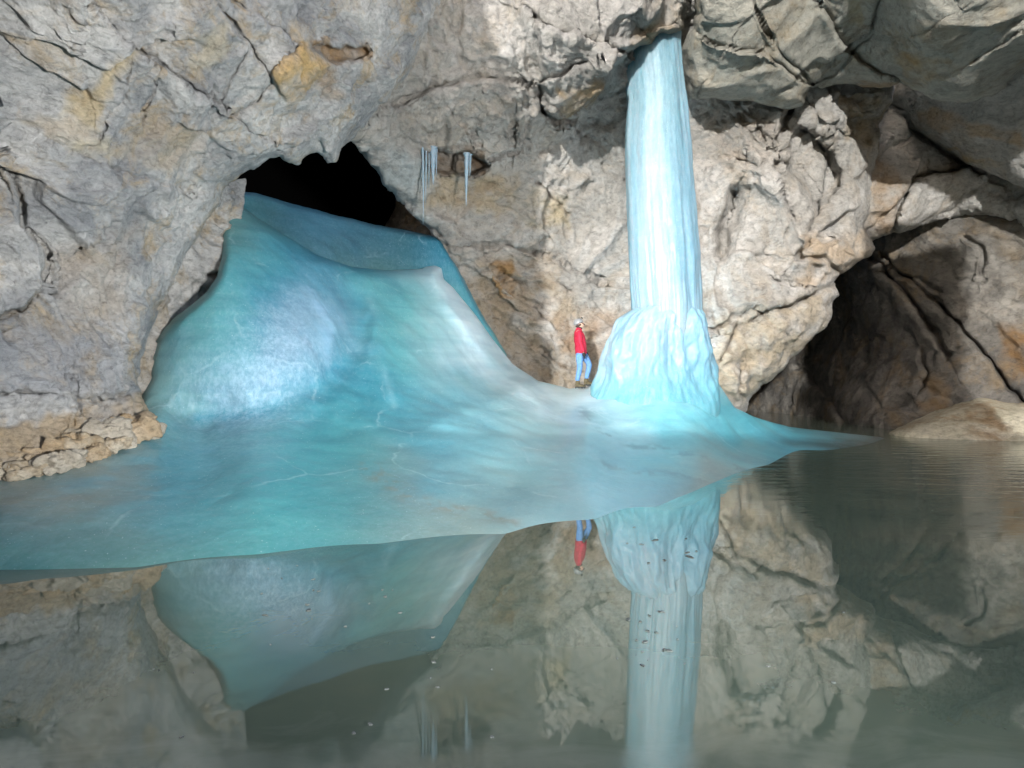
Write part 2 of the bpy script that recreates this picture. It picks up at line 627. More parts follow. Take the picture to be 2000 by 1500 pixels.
# left wall and the arch over the ice
left_wall = relief(
    "cave_wall_left", ROCK_L,
    [(-260, -260), (1040, -260), (905, -60), (868, 20), (820, 105), (765, 185), (712, 250), (690, 268), (668, 284), (657, 311), (640, 314),
     (622, 297), (608, 300), (588, 316), (566, 316), (545, 303), (520, 318), (497, 331), (478, 330), (455, 352), (432, 372), (424, 402),
     (398, 446), (362, 505), (330, 568), (312, 612), (292, 655), (274, 700), (268, 745), (285, 790), (318, 832), (322, 870), (200, 960),
     (0, 1000), (-260, 1040)],
    [(-240, 1000, 6.4), (0, 925, 7.0), (160, 870, 7.8), (300, 830, 8.7), (-300, 500, 6.6), (0, 600, 7.25), (0, 500, 7.2), (120, 640, 7.9), (260, 650, 8.7),
     (250, 480, 8.7), (420, 400, 10.2), (0, 250, 6.9), (0, 0, 6.0), (-300, 0, 5.6), (300, 0, 6.9), (300, 200, 7.9), (180, 330, 7.6), (300, 340, 8.5), (480, 320, 10.2),
     (430, 200, 8.7), (560, 130, 9.0), (620, 290, 11.2), (690, 262, 12.2), (640, 100, 9.9), (560, 0, 8.6), (760, 170, 11.9), (700, 0, 10.2), (860, 10, 12.4), (0, -400, 4.6), (600, -400, 8.0), (1000, -400, 12.0)],
    step=2.9, seed=1.7, roll=(46, 0.7), jag=7,
    disp=fracture(1.3, 0.26, rot(0.3, 0.75, 0.5), (0.8, 0.9, 1.9), 4.0, 5, 0.85, 0.03, 0.02),
    cracks=[([(165, -20), (215, 45), (255, 85), (300, 120), (345, 150), (400, 185), (445, 215), (490, 250)], 3.5, 0.22, 0.22, 70),
            ([(415, -10), (450, 40), (490, 90), (520, 130), (527, 160), (500, 200), (455, 225)], 3.5, 0.22, 0.16, 60),
            ([(455, 0), (520, 40), (570, 75)], 3, 0.15, 0.1, 50),
            ([(-20, 232), (60, 262), (130, 290), (170, 310), (220, 330), (300, 352), (380, 372)], 5, 0.10, 0.05, 70),
            ([(0, 285), (28, 340), (42, 400), (46, 450), (85, 478), (95, 500), (85, 560), (50, 600), (0, 622)], 6, 0.25, 0.14, 80),
            ([(165, 10), (158, 60), (150, 100), (160, 150)], 2.5, 0.10, 0.07, 40),
            ([(245, 150), (238, 190), (205, 235)], 2.5, 0.12, 0.08, 40),
            ([(310, 130), (302, 180), (280, 215), (275, 245)], 2.5, 0.12, 0.08, 40),
            ([(490, 90), (450, 150), (430, 200)], 2.5, 0.12, 0.08, 40),
            ([(190, 470), (160, 480), (110, 510)], 2.5, 0.10, 0.07, 40),
            ([(140, 740), (150, 790), (146, 830)], 3, 0.12, 0.08, 30),
            ([(0, 765), (80, 770), (170, 780), (235, 775), (290, 760)], 6, 0.15, -0.12, 60)],
    pushes=[([(610, 95), (640, 88), (712, 92), (718, 105), (690, 118), (640, 120)], 0.45, 12),
            ([(530, 150), (588, 88), (636, 130), (560, 192)], -0.22, 10),
            ([(0, 400), (40, 440), (85, 480), (90, 560), (40, 605), (-60, 620), (-60, 400)], -0.20, 20)],
    stains_light=[([(525, 150), (588, 84), (642, 130), (562, 198)], (0.62, 0.43, 0.19), 16, 0.95),
            ([(395, 60), (440, 40), (450, 100), (400, 130), (370, 120)], (0.60, 0.54, 0.40), 20, 0.7),
            ([(120, 215), (230, 90), (265, 95), (200, 190), (190, 250)], (0.58, 0.47, 0.28), 28, 0.8),
            ([(40, 215), (170, 235), (220, 310), (120, 280)], (0.60, 0.52, 0.40), 24, 0.8),
            ([(120, 255), (215, 270), (215, 325), (130, 300)], (0.66, 0.60, 0.45), 18, 0.7),
            ([(215, 300), (300, 230), (420, 260), (350, 330)], (0.50, 0.40, 0.26), 40, 0.6),
            ([(605, 85), (725, 85), (725, 125), (640, 128)], (0.40, 0.26, 0.13), 12, 0.9),
            ([(620, 130), (680, 140), (660, 200), (620, 190)], (0.40, 0.28, 0.16), 18, 0.7),
            ([(-60, 850), (60, 828), (150, 795), (230, 782), (330, 770), (330, 900), (-60, 1000)], (0.52, 0.40, 0.25), 22, 0.8),
            ([(100, 500), (260, 440), (240, 620), (120, 660)], (0.46, 0.40, 0.33), 50, 0.6),
            ([(-60, 640), (230, 620), (250, 760), (-60, 770)], (0.40, 0.42, 0.45), 60, 0.7)])
props(left_wall, kind="structure")

# shaded rock set back between the left wall and the ice
recess = relief(
    "cave_wall_recess", ROCK_L,
    [(230, 380), (470, 350), (470, 480), (450, 700), (420, 860), (250, 880), (210, 600)],
    [(240, 400, 9.6), (430, 390, 11.8), (300, 600, 10.6), (430, 520, 11.6), (430, 700, 11.4), (300, 800, 10.0), (400, 850, 10.0)],
    step=3.5, seed=8.1, roll=None, jag=0, disp=fracture(1.0, 0.38, rot(0.2, 0.5, 0.2), (1, 1, 1.5), 9.0, 4, 0.8, 0.03, 0.03),
    stains_light=[([(250, 600), (330, 560), (330, 860), (240, 860)], (0.34, 0.27, 0.17), 40, 0.6)])
props(recess, kind="structure")

# back wall behind the column, running into the wall right of it
back_wall = relief(
    "cave_wall_back", ROCK_B,
    [(640, -260), (1800, -260), (1800, -100), (1745, 60), (1750, 150), (1742, 200), (1712, 245), (1716, 300), (1704, 340), (1700, 400), (1690, 440), (1706, 488), (1700, 500), (1668, 520), (1630, 552),
     (1632, 580), (1616, 600), (1618, 622), (1606, 640), (1560, 690), (1500, 745), (1468, 770), (1450, 800), (1420, 830), (1300, 900),
     (1000, 900), (905, 640), (880, 560), (862, 480), (820, 425), (780, 392), (745, 352), (712, 300), (692, 272), (668, 262)],
    [(640, -400, 10.5), (1100, -400, 12.2), (1700, -400, 13.0), (690, 270, 13.2), (760, 350, 14.2), (850, 450, 15.6), (900, 520, 16.3), (900, 620, 16.6), (1000, 690, 17.0), (1110, 750, 17.3), (1100, 900, 17.5), (1050, 550, 17.2),
     (1200, 600, 17.6), (1200, 350, 17.1), (1000, 340, 15.7), (860, 300, 14.7), (800, 200, 13.4), (900, 100, 12.9), (1040, 40, 13.0), (1060, 170, 13.9), (950, 230, 14.0), (1050, 240, 14.9), (1280, 260, 16.8),
     (1250, 60, 14.2), (1400, 250, 17.0), (1450, 450, 17.3), (1390, 600, 17.4), (1420, 760, 17.9), (1520, 650, 18.1), (1560, 420, 17.6), (1640, 470, 18.2), (1540, 260, 16.9), (1600, 300, 17.7), (1680, 300, 18.0), (1620, 200, 17.2), (1560, 0, 15.5), (1500, 740, 18.8)],
    step=2.9, seed=3.3, roll=(42, 1.0), jag=7,
    disp=fracture(2.4, 0.42, rot(0.5, 0.5, 0.35), (0.9, 1, 1.8), 21.0, 5, 0.88, 0.03, 0.04),
    cracks=[([(760, 395), (800, 410), (860, 460)], 4, 0.2, 0, 0),
            ([(770, 205), (850, 170), (940, 150), (1010, 160), (1050, 190)], 6, 0.25, 0.28, 60),
            ([(1040, 30), (1090, 60), (1150, 75), (1200, 100), (1215, 105)], 5, 0.4, 0.3, 50),
            ([(1060, 160), (1130, 130), (1150, 120)], 4, 0.3, 0.2, 40),
            ([(1055, 170), (1058, 215), (1090, 240), (1110, 235)], 6, 0.5, 0, 0),
            ([(1030, 245), (1030, 290), (960, 310)], 4, 0.2, 0.15, 50),
            ([(880, 215), (905, 250), (940, 280)], 3, 0.15, 0.1, 40),
            ([(1050, 355), (1080, 385), (1110, 420)], 3, 0.2, 0.05, 30),
            ([(1000, 300), (1005, 240)], 3, 0.2, 0.1, 40),
            ([(890, 480), (1000, 480), (1050, 500), (1110, 520), (1180, 545)], 4, 0.25, 0.1, 60),
            ([(970, 525), (990, 560), (1040, 600), (1062, 625)], 6, 0.3, 0.25, 50),
            ([(1090, 550), (1120, 570)], 4, 0.25, 0, 0),
            ([(1040, 670), (1080, 700), (1120, 720)], 4, 0.2, 0.1, 40),
            ([(1540, 215), (1520, 270), (1510, 330), (1525, 360), (1545, 420)], 5, 0.5, 0.55, 60),
            ([(1440, 375), (1430, 410), (1415, 450), (1410, 490)], 11, 1.1, 0.3, 50),
            ([(1440, 310), (1480, 322), (1512, 324)], 4, 0.4, 0.1, 40),
            ([(1480, 250), (1500, 300), (1520, 320)], 4, 0.3, 0.1, 40),
            ([(1500, 620), (1470, 600), (1400, 640), (1370, 640)], 4, 0.3, 0.15, 60),
            ([(1630, 555), (1570, 585), (1520, 600), (1470, 620)], 5, 0.35, 0.3, 60),
            ([(1555, 500), (1590, 470), (1620, 465)], 6, 0.4, 0.3, 40),
            ([(1560, 500), (1610, 505), (1640, 535)], 6, 0.45, 0.3, 40),
            ([(1510, 545), (1540, 555), (1575, 560)], 5, 0.35, 0.2, 40),
            ([(1440, 630), (1420, 680), (1410, 700)], 4, 0.3, 0.1, 40),
            ([(1610, 330), (1600, 400), (1580, 450)], 6, 0.4, 0.3, 60),
            ([(1450, 700), (1440, 760), (1460, 780)], 4, 0.3, 0.1, 30)],
    pushes=[([(822, 292), (860, 292), (930, 303), (956, 322), (905, 338), (870, 332), (830, 325)], 0.9, 10),
            ([(870, 480), (900, 495), (1000, 600), (1060, 690), (1080, 760), (980, 760)], 0.30, 40),
            ([(1050, 20), (1190, -60), (1345, -60), (1352, 20), (1330, 62), (1225, 104), (1195, 140), (1165, 190), (1100, 238), (1070, 225), (1062, 150)], -0.6, 24),
            ([(1532, 262), (1560, 240), (1600, 258), (1645, 335), (1640, 370), (1600, 420), (1572, 385), (1540, 330)], 0.9, 26),
            ([(1560, 465), (1640, 455), (1680, 500), (1640, 525), (1570, 505)], -0.45, 12),
            ([(1400, 690), (1640, 560), (1630, 640), (1480, 780), (1420, 760)], -0.30, 26),
            ([(1580, 180), (1750, 165), (1760, 230), (1700, 280), (1600, 220)], -0.25, 26),
            ([(1650, 230), (1720, 230), (1700, 280), (1660, 270)], 0.6, 14)],
    stains_light=[([(890, 500), (1060, 500), (1160, 640), (1140, 770), (1000, 740), (900, 600)], (0.42, 0.33, 0.22), 60, 0.75),
            ([(960, 510), (1000, 510), (1000, 570), (970, 560)], (0.40, 0.24, 0.10), 14, 0.9),
            ([(1080, 640), (1200, 600), (1210, 700), (1130, 760)], (0.46, 0.31, 0.20), 40, 0.6),
            ([(820, 330), (1020, 340), (1010, 420), (830, 400)], (0.48, 0.38, 0.24), 30, 0.75),
            ([(830, 290), (950, 300), (950, 335), (830, 330)], (0.26, 0.18, 0.11), 12, 0.9),
            ([(1090, 180), (1170, 150), (1180, 180), (1100, 240)], (0.50, 0.35, 0.19), 16, 0.8),
            ([(1250, 70), (1345, 20), (1330, 65), (1230, 105)], (0.50, 0.37, 0.22), 16, 0.7),
            ([(1040, 360), (1110, 380), (1110, 450), (1020, 430)], (0.56, 0.44, 0.24), 30, 0.65),
            ([(1360, 200), (1540, 210), (1500, 330), (1360, 330)], (0.60, 0.52, 0.44), 60, 0.6),
            ([(1560, 460), (1680, 450), (1700, 520), (1560, 560)], (0.56, 0.42, 0.27), 25, 0.7),
            ([(1400, 620), (1620, 560), (1600, 660), (1470, 790), (1390, 760)], (0.52, 0.43, 0.30), 40, 0.75),
            ([(1640, 190), (1740, 190), (1720, 290), (1650, 280)], (0.50, 0.36, 0.18), 25, 0.7),
            ([(680, 270), (830, 300), (840, 440), (760, 380)], (0.38, 0.45, 0.46), 30, 0.7)])  # teal last patch paints light bounced off the blue ice
props(back_wall, kind="structure")

# ceiling blocks, upper right
ceiling = relief(
    "cave_ceiling", ROCK_C,
    [(1356, -260), (2260, -260), (2260, 60), (2060, 110), (2000, 130), (1960, 175), (1905, 198), (1870, 202), (1820, 190), (1762, 158),
     (1740, 170), (1660, 165), (1600, 165), (1585, 170), (1568, 205), (1540, 216), (1500, 205), (1440, 196), (1345, 192), (1330, 130), (1322, 92), (1352, 60), (1358, 20)],
    [(1340, 190, 15.4), (1330, 95, 14.9), (1450, 195, 15.2), (1560, 200, 15.4), (1400, 60, 13.6), (1500, 60, 13.5), (1600, 150, 15.4), (1660, 150, 15.8), (1700, 60, 14.4), (1760, 150, 14.8), (1850, 185, 14.4), (1950, 150, 13.8),
     (1800, 60, 12.8), (1950, 60, 12.2), (2400, 40, 11), (1450, -60, 12.8), (1700, -60, 12.6), (2000, -60, 11.2), (1400, -400, 10.5), (2400, -400, 8.5)],
    step=3.2, seed=6.1, roll=(40, 0.9), jag=6,
    disp=fracture(2.4, 0.26, rot(0.2, -0.6, 0.3), (1.2, 1, 1), 33.0, 5, 0.6, 0.025, 0.036),
    cracks=[([(1355, 60), (1380, 78), (1420, 95), (1500, 104), (1530, 130), (1560, 160), (1585, 168)], 2.8, 0.17, 0.15, 45),
            ([(1465, -20), (1478, 20), (1490, 45), (1510, 80), (1545, 120), (1585, 165)], 2.8, 0.20, 0.0, 60),
            ([(1600, 0), (1615, 25), (1640, 70), (1652, 92), (1690, 125), (1760, 158)], 3.2, 0.25, 0.21, 70),
            ([(1660, 105), (1690, 75), (1715, 20), (1722, -20)], 2.8, 0.20, -0.18, 70),
            ([(1585, 165), (1625, 150), (1660, 110)], 2.4, 0.17, 0.09, 40),
            ([(1900, 120), (1960, 85), (2000, 60)], 3.2, 0.17, 0.12, 60),
            ([(1790, 70), (1850, 30), (1900, 0)], 2.0, 0.10, 0.07, 60),
            ([(1370, 180), (1400, 120), (1415, 96)], 2.4, 0.10, 0.12, 50)],
    stains_light=[([(1740, 110), (1820, 120), (1880, 135), (1800, 160)], (0.40, 0.27, 0.12), 24, 0.8),
            ([(1790, 40), (1900, 30), (1870, 110), (1810, 90)], (0.36, 0.28, 0.18), 30, 0.5),
            ([(1650, 0), (1700, -10), (1690, 40), (1650, 40)], (0.38, 0.30, 0.16), 16, 0.6),
            ([(1640, 160), (1750, 165), (1740, 190), (1650, 190)], (0.36, 0.23, 0.12), 12, 0.7)])
props(ceiling, kind="structure")

# pale bedding slab and broken rock, far right
slab = relief(
    "cave_wall_slab", ROCK_B,
    [(1690, 120), (1900, 120), (2260, 40), (2260, 520), (2000, 368), (1940, 345), (1880, 312), (1830, 285), (1795, 262), (1775, 230), (1700, 200)],
    [(1770, 170, 18.6), (1800, 250, 19.0), (1900, 220, 17.4), (2000, 200, 16.4), (2000, 350, 17.6), (1880, 300, 18.6), (2400, 100, 14), (2400, 450, 15)],
    step=3.2, seed=11.0, roll=(36, 0.8), jag=6,
    disp=fracture(1.6, 0.16, rot(0.1, 0.35, 0.1), (3.0, 1, 0.7), 41.0, 4, 0.6, 0.03, 0.048),
    stains_light=[([(1790, 205), (2000, 250), (2000, 285), (1800, 240)], (0.52, 0.38, 0.24), 12, 0.8),
            ([(1850, 290), (1960, 315), (1950, 330), (1850, 300)], (0.54, 0.40, 0.20), 8, 0.8)])
props(slab, kind="structure")

broken = relief(
    "cave_wall_broken", ROCK_B,
    [(1640, 180), (1790, 200), (1900, 270), (2060, 340), (2260, 470), (2260, 600), (2050, 470), (1960, 430), (1890, 420), (1800, 440), (1745, 455), (1712, 468), (1690, 480), (1660, 470), (1640, 400)],
    [(1650, 200, 19.4), (1700, 470, 19.8), (1760, 400, 19.6), (1740, 300, 19.6), (1800, 300, 20.0), (1900, 380, 20.2), (1990, 420, 19.6), (2400, 520, 17.5), (1850, 430, 20.6)],
    step=3.2, seed=14.0, roll=(34, 1.0), jag=8,
    disp=fracture(1.5, 0.42, rot(0.3, 0.8, 0.2), (1.9, 1, 0.8), 52.0, 4, 0.7, 0.03, 0.05),
    cracks=[([(1770, 250), (1800, 270), (1860, 310), (1910, 340)], 5, 0.5, 0.3, 40),
            ([(1745, 460), (1760, 400), (1790, 350), (1880, 330)], 5, 0.6, 0.5, 50)],
    stains_light=[([(1700, 300), (1760, 360), (1740, 460), (1700, 440)], (0.42, 0.30, 0.19), 24, 0.8)])
props(broken, kind="structure")

# wall of the dark side chamber
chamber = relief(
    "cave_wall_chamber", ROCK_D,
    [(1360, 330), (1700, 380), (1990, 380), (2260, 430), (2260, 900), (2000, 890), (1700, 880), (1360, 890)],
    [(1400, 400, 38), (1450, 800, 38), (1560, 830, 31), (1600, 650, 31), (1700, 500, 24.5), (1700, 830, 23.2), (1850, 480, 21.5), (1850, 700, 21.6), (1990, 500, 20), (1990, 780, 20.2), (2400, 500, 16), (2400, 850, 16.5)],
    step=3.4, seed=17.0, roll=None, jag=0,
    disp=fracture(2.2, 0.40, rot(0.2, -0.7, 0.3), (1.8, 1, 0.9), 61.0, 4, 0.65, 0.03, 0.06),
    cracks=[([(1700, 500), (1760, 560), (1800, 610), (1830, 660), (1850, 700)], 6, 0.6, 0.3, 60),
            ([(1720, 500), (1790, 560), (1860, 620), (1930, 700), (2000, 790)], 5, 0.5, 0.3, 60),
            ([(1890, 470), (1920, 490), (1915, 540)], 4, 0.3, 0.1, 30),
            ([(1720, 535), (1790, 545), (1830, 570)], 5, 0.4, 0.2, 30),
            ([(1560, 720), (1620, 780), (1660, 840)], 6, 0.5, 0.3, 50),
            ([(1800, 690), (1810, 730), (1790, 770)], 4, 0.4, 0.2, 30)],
    stains_light=[([(1960, 640), (2010, 640), (2010, 740), (1960, 720)], (0.22, 0.12, 0.04), 24, 0.8),
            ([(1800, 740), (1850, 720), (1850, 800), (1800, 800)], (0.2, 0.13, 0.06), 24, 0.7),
            ([(1860, 470), (2000, 430), (2010, 640), (1860, 620)], (0.40, 0.38, 0.34), 30, 0.55)])  # pale last patch paints the dim pool of light on this wall
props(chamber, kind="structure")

# rock inside the passage behind the ice
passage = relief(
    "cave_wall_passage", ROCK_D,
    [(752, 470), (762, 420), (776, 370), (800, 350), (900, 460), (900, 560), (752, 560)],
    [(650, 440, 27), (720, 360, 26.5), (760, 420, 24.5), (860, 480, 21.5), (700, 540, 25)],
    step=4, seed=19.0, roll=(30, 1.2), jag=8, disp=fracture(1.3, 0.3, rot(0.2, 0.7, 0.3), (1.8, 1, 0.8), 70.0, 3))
props(passage, kind="structure")


def tunnel_back(name, pts, depth_out):
    """closed rough pocket: the unlit end of a passage"""
    n, m = 40, 18
    V, Fc = [], []
    cx = sum(p[0] for p in pts) / len(pts); cy = sum(p[1] for p in pts) / len(pts)
    L = []
    P = np.asarray(pts + [pts[0]], float)
    seg = np.hypot(*(P[1:] - P[:-1]).T)
    cum = np.concatenate([[0], np.cumsum(seg)])
    for i in range(n):
        s = cum[-1] * i / n
        k = min(np.searchsorted(cum, s, side='right') - 1, len(pts) - 1)
        t = (s - cum[k]) / seg[k]
        L.append(P[k] * (1 - t) + P[k + 1] * t)
    for j in range(m):
        t = j / (m - 1)
        D = depth_out[0] * (1 - t) + depth_out[1] * t
        k = 1.0 + 0.35 * math.sin(t * math.pi * 0.55) if t < 0.8 else 1.33 * math.sqrt(max(0.0, 1 - ((t - 0.8) / 0.2) ** 2)) + 0.02
        for i in range(n):
            w = at(cx + (L[i][0] - cx) * depth_out[0] / D * k, cy + (L[i][1] - cy) * depth_out[0] / D * k, D)
            V.append(w)
    V = np.array([tuple(v) for v in V], np.float32)
    V += 0.35 * np.stack([fbm(V * 0.7, 4), fbm(V * 0.7 + 9, 4), fbm(V * 0.7 + 5, 4)], 1)
    for j in range(m - 1):
        for i in range(n):
            a, b = j * n + i, j * n + (i + 1) % n
            Fc.append((a, b, b + n, a + n))
    Fc.append(tuple((m - 1) * n + i for i in range(n)))
    o = mesh_object(name, V, Fc, ROCK_D)
    props(o, kind="structure")
    return o


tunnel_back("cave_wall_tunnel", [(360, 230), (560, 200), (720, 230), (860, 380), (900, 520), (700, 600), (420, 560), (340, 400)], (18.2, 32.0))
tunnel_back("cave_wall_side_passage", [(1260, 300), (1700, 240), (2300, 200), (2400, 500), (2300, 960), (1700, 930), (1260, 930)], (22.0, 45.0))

def sun_blocker(name, path, z0, z1, seed):
    """unseen rock added outside the view to cut the sun into shadow edges"""
    P = np.asarray(path + [path[0]], float)
    seg = np.hypot(*(P[1:] - P[:-1]).T)
    cum = np.concatenate([[0], np.cumsum(seg)])
    n, m = 64, 50
    sx = np.linspace(0, cum[-1], n, endpoint=False)
    xs = np.interp(sx, cum, P[:, 0]); ys = np.interp(sx, cum, P[:, 1])
    cx, cy = xs.mean(), ys.mean()
    Z = np.linspace(z0, z1, m)
    V = np.stack([np.tile(xs, m), np.tile(ys, m), np.repeat(Z, n)], 1).astype(np.float32)
    d = np.stack([V[:, 0] - cx, V[:, 1] - cy, 0 * V[:, 0]], 1)
    d /= np.linalg.norm(d, axis=1, keepdims=True)
    hh, _ = facets(V / 1.3 + seed, 0.8, 1.8, 0.15)
    V = V + d * (0.3 * hh + 0.15 * fbm(V * 0.8 + seed, 4))[:, None]
    i, j = np.meshgrid(np.arange(m - 1), np.arange(n), indexing='ij')
    a = i * n + j; b = i * n + (j + 1) % n
    o = mesh_object(name, V, np.stack([a, b, b + n, a + n], -1).reshape(-1, 4), ROCK_L)
    return props(o, kind="structure")


sun_blocker("sun_blocker_left", [(-3.95, 2.0), (-5.3, 4.4), (-6.6, 7.2), (-9, 8), (-12, 8), (-12, 1.0), (-7.0, 1.0)], -1.2, 18, 2.0)  # added unseen rock; its edge ends the sunlight left of the column
sun_blocker("sun_blocker_bank", [(6.5, -2.0), (-1.6, -1.8), (-5.0, -1.4), (-9.0, -0.6), (-9.0, -3.0), (-5.0, -3.2), (-1.8, -3.2), (6.5, -3.2)], -1.2, 2.0, 9.0)  # added low bank behind the camera, keeps sun off near ice and pool
sun_blocker("sun_blocker_right", [(5.9, 3.2), (9.6, 2.8), (9.8, 4.4), (6.3, 4.8)], -1.2, 8.2, 5.0)  # added unseen pillar that shades the side chamber

# cave floor under ice and pool
fx, fy = np.meshgrid(np.linspace(-30, 40, 90), np.linspace(-12, 50, 80))
fz = -0.9 + 0.2 * fbm(np.stack([fx.ravel() * 0.2, fy.ravel() * 0.2, np.zeros(fx.size)], 1), 4)
FV = np.stack([fx.ravel(), fy.ravel(), fz], 1)
ii = np.arange(89 * 79)
r_, c_ = ii // 89, ii % 89
FF = np.stack([r_ * 90 + c_, r_ * 90 + c_ + 1, (r_ + 1) * 90 + c_ + 1, (r_ + 1) * 90 + c_], 1)
props(mesh_object("cave_floor", FV, FF, ROCK_D), kind="structure")

# ------------------------------------------------------------------ pool
t = NT("meltwater")
co = t.n("TexCoord").outputs["Object"]
sep = t.n("SeparateXYZ"); t.l(co, sep.inputs[0])
silt = t.noise(t.mapping(co, scale=(0.25, 0.5, 1)), 1.0, 7, 0.6, 1.0).outputs[0]
colr = t.ramp(silt, [(0.3, (0.070, 0.105, 0.083)), (0.5, (0.095, 0.130, 0.10)), (0.7, (0.13, 0.150, 0.112))]).outputs[0]
# film of dust and frost floating on the surface
fl = t.noise(t.mapping(co, scale=(0.5, 2.2, 1)), 1.4, 9, 0.75, 0.5).outputs[0]
flm = t.ramp(fl, [(0.62, 0.0), (0.80, 0.25)]).outputs[0]
colr = t.mix(flm, colr, (0.34, 0.35, 0.31))
nearn = t.noise(t.mapping(co, scale=(0.8, 1.6, 1)), 2.0, 8, 0.7, 0.8).outputs[0]
yy = t.math('ADD', sep.outputs[1], t.math('MULTIPLY', nearn, -1.4))
nr = t.n("MapRange"); nr.inputs[1].default_value = 2.15; nr.inputs[2].default_value = 1.85
t.l(yy, nr.inputs[0])
colr = t.mix(t.math('MULTIPLY', nr.outputs[0], 0.22), colr, (0.24, 0.27, 0.24))
t.l(colr, t.b.inputs["Base Color"])
t.b.inputs["IOR"].default_value = 2.5
t.b.inputs["Specular Tint"].default_value = (0.93, 0.97, 0.95, 1)
rr = t.ramp(fl, [(0.5, 0.006), (0.8, 0.035)]).outputs[0]
t.l(t.math('ADD', rr, t.math('MULTIPLY', nr.outputs[0], 0.10)), t.b.inputs["Roughness"])
# thin refrozen, rippled skin toward the far right
mr = t.n("MapRange"); mr.inputs[1].default_value = 2.5; mr.inputs[2].default_value = 5.5
t.l(sep.outputs[0], mr.inputs[0])
my = t.n("MapRange"); my.inputs[1].default_value = 6.0; my.inputs[2].default_value = 9.5
t.l(sep.outputs[1], my.inputs[0])
far = t.math('MULTIPLY', mr.outputs[0], my.outputs[0])
rip = t.noise(t.mapping(co, scale=(0.55, 1.6, 1)), 2.2, 4, 0.55, 0.6).outputs[0]
ripm = t.math('MULTIPLY', rip, t.math('ADD', t.math('MULTIPLY', far, 1.0), 0.012))
nb = t.bump(ripm, 0.3, 0.05)
t.l(nb, t.b.inputs["Normal"])
pool_v = [(-30, -12, 0), (40, -12, 0), (40, 50, 0), (-30, 50, 0)]
props(mesh_object("pool_water", pool_v, [(0, 1, 2, 3)], t.m, shade=False), kind="structure")

# ------------------------------------------------------------------ ice
def hz(px, py, h):
    return (px, py, (H - h) * F / (py - 750.0))


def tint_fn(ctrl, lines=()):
    """ice colour: clear blue, frosted, silty, with light and shade painted in"""
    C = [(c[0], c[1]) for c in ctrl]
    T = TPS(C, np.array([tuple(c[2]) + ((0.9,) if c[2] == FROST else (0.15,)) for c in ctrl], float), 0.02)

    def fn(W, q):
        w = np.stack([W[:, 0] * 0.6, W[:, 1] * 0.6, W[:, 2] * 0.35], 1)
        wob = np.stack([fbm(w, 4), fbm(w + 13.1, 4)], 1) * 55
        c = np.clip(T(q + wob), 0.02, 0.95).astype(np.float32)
        c[:, :3] *= (0.62 + 0.33 * smooth((q[:, 0:1] - 760) / 200)).astype(np.float32)  # left part painted darker to offset the torch's hot patch
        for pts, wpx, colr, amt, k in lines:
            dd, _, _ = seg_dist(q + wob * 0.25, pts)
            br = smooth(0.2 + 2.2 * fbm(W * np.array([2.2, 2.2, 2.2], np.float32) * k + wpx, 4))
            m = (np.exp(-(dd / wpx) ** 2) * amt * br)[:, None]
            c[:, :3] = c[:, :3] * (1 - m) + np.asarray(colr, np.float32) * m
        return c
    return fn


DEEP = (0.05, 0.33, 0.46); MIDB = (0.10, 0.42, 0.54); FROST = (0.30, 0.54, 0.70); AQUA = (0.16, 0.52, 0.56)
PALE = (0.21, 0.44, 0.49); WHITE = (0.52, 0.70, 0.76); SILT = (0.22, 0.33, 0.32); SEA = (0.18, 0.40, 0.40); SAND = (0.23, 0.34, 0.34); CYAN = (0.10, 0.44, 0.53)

shore = [(-240, 1118), (0, 1113), (265, 1108), (500, 1083), (740, 1062), (985, 1043), (1160, 1014), (1280, 990), (1350, 962), (1400, 940), (1500, 908), (1600, 880), (1720, 862)]
ice_ctrl = [hz(x, y, 0.0) for x, y in shore] + [hz(x, y + 34, -0.10) for x, y in shore]
ice_ctrl += [(-240, 960, 6.4), (0, 1000, 6.0), (0, 930, 7.0), (-240, 1040, 5.6), (300, 950, 7.1), (500, 950, 7.2), (750, 950, 7.7), (1000, 950, 8.5), (1200, 930, 9.8),
             (300, 838, 8.8), (150, 885, 7.8), (0, 860, 8.2), (200, 800, 9.6), (400, 850, 9.2), (600, 850, 9.5), (800, 850, 9.9), (1000, 850, 10.7), (1150, 850, 11.7), (1300, 862, 12.5), (1450, 862, 14.4), (1550, 850, 17.6),
             (400, 780, 9.75), (350, 700, 9.9), (450, 700, 9.9), (450, 600, 10.4), (450, 500, 11.1), (440, 420, 12.2), (560, 480, 12.4), (550, 600, 11.0), (560, 700, 10.3), (600, 770, 10.2), (690, 530, 13.3), (700, 650, 12.0), (700, 770, 10.8),
             (850, 530, 15.2), (800, 620, 13.2), (800, 750, 11.5), (940, 640, 15.1), (900, 720, 13.1), (1000, 725, 15.3), (1000, 790, 12.6), (1110, 762, 15.9), (1130, 800, 13.9), (1290, 782, 13.95), (1290, 806, 13.5), (1290, 835, 12.95), (1200, 782, 14.2), (1200, 806, 13.7), (1200, 835, 12.9), (1370, 782, 14.4), (1370, 806, 13.9), (1370, 835, 13.4), (1280, 700, 15.6), (1396, 792, 14.7), (1385, 770, 15.2), (1450, 812, 16.2)]
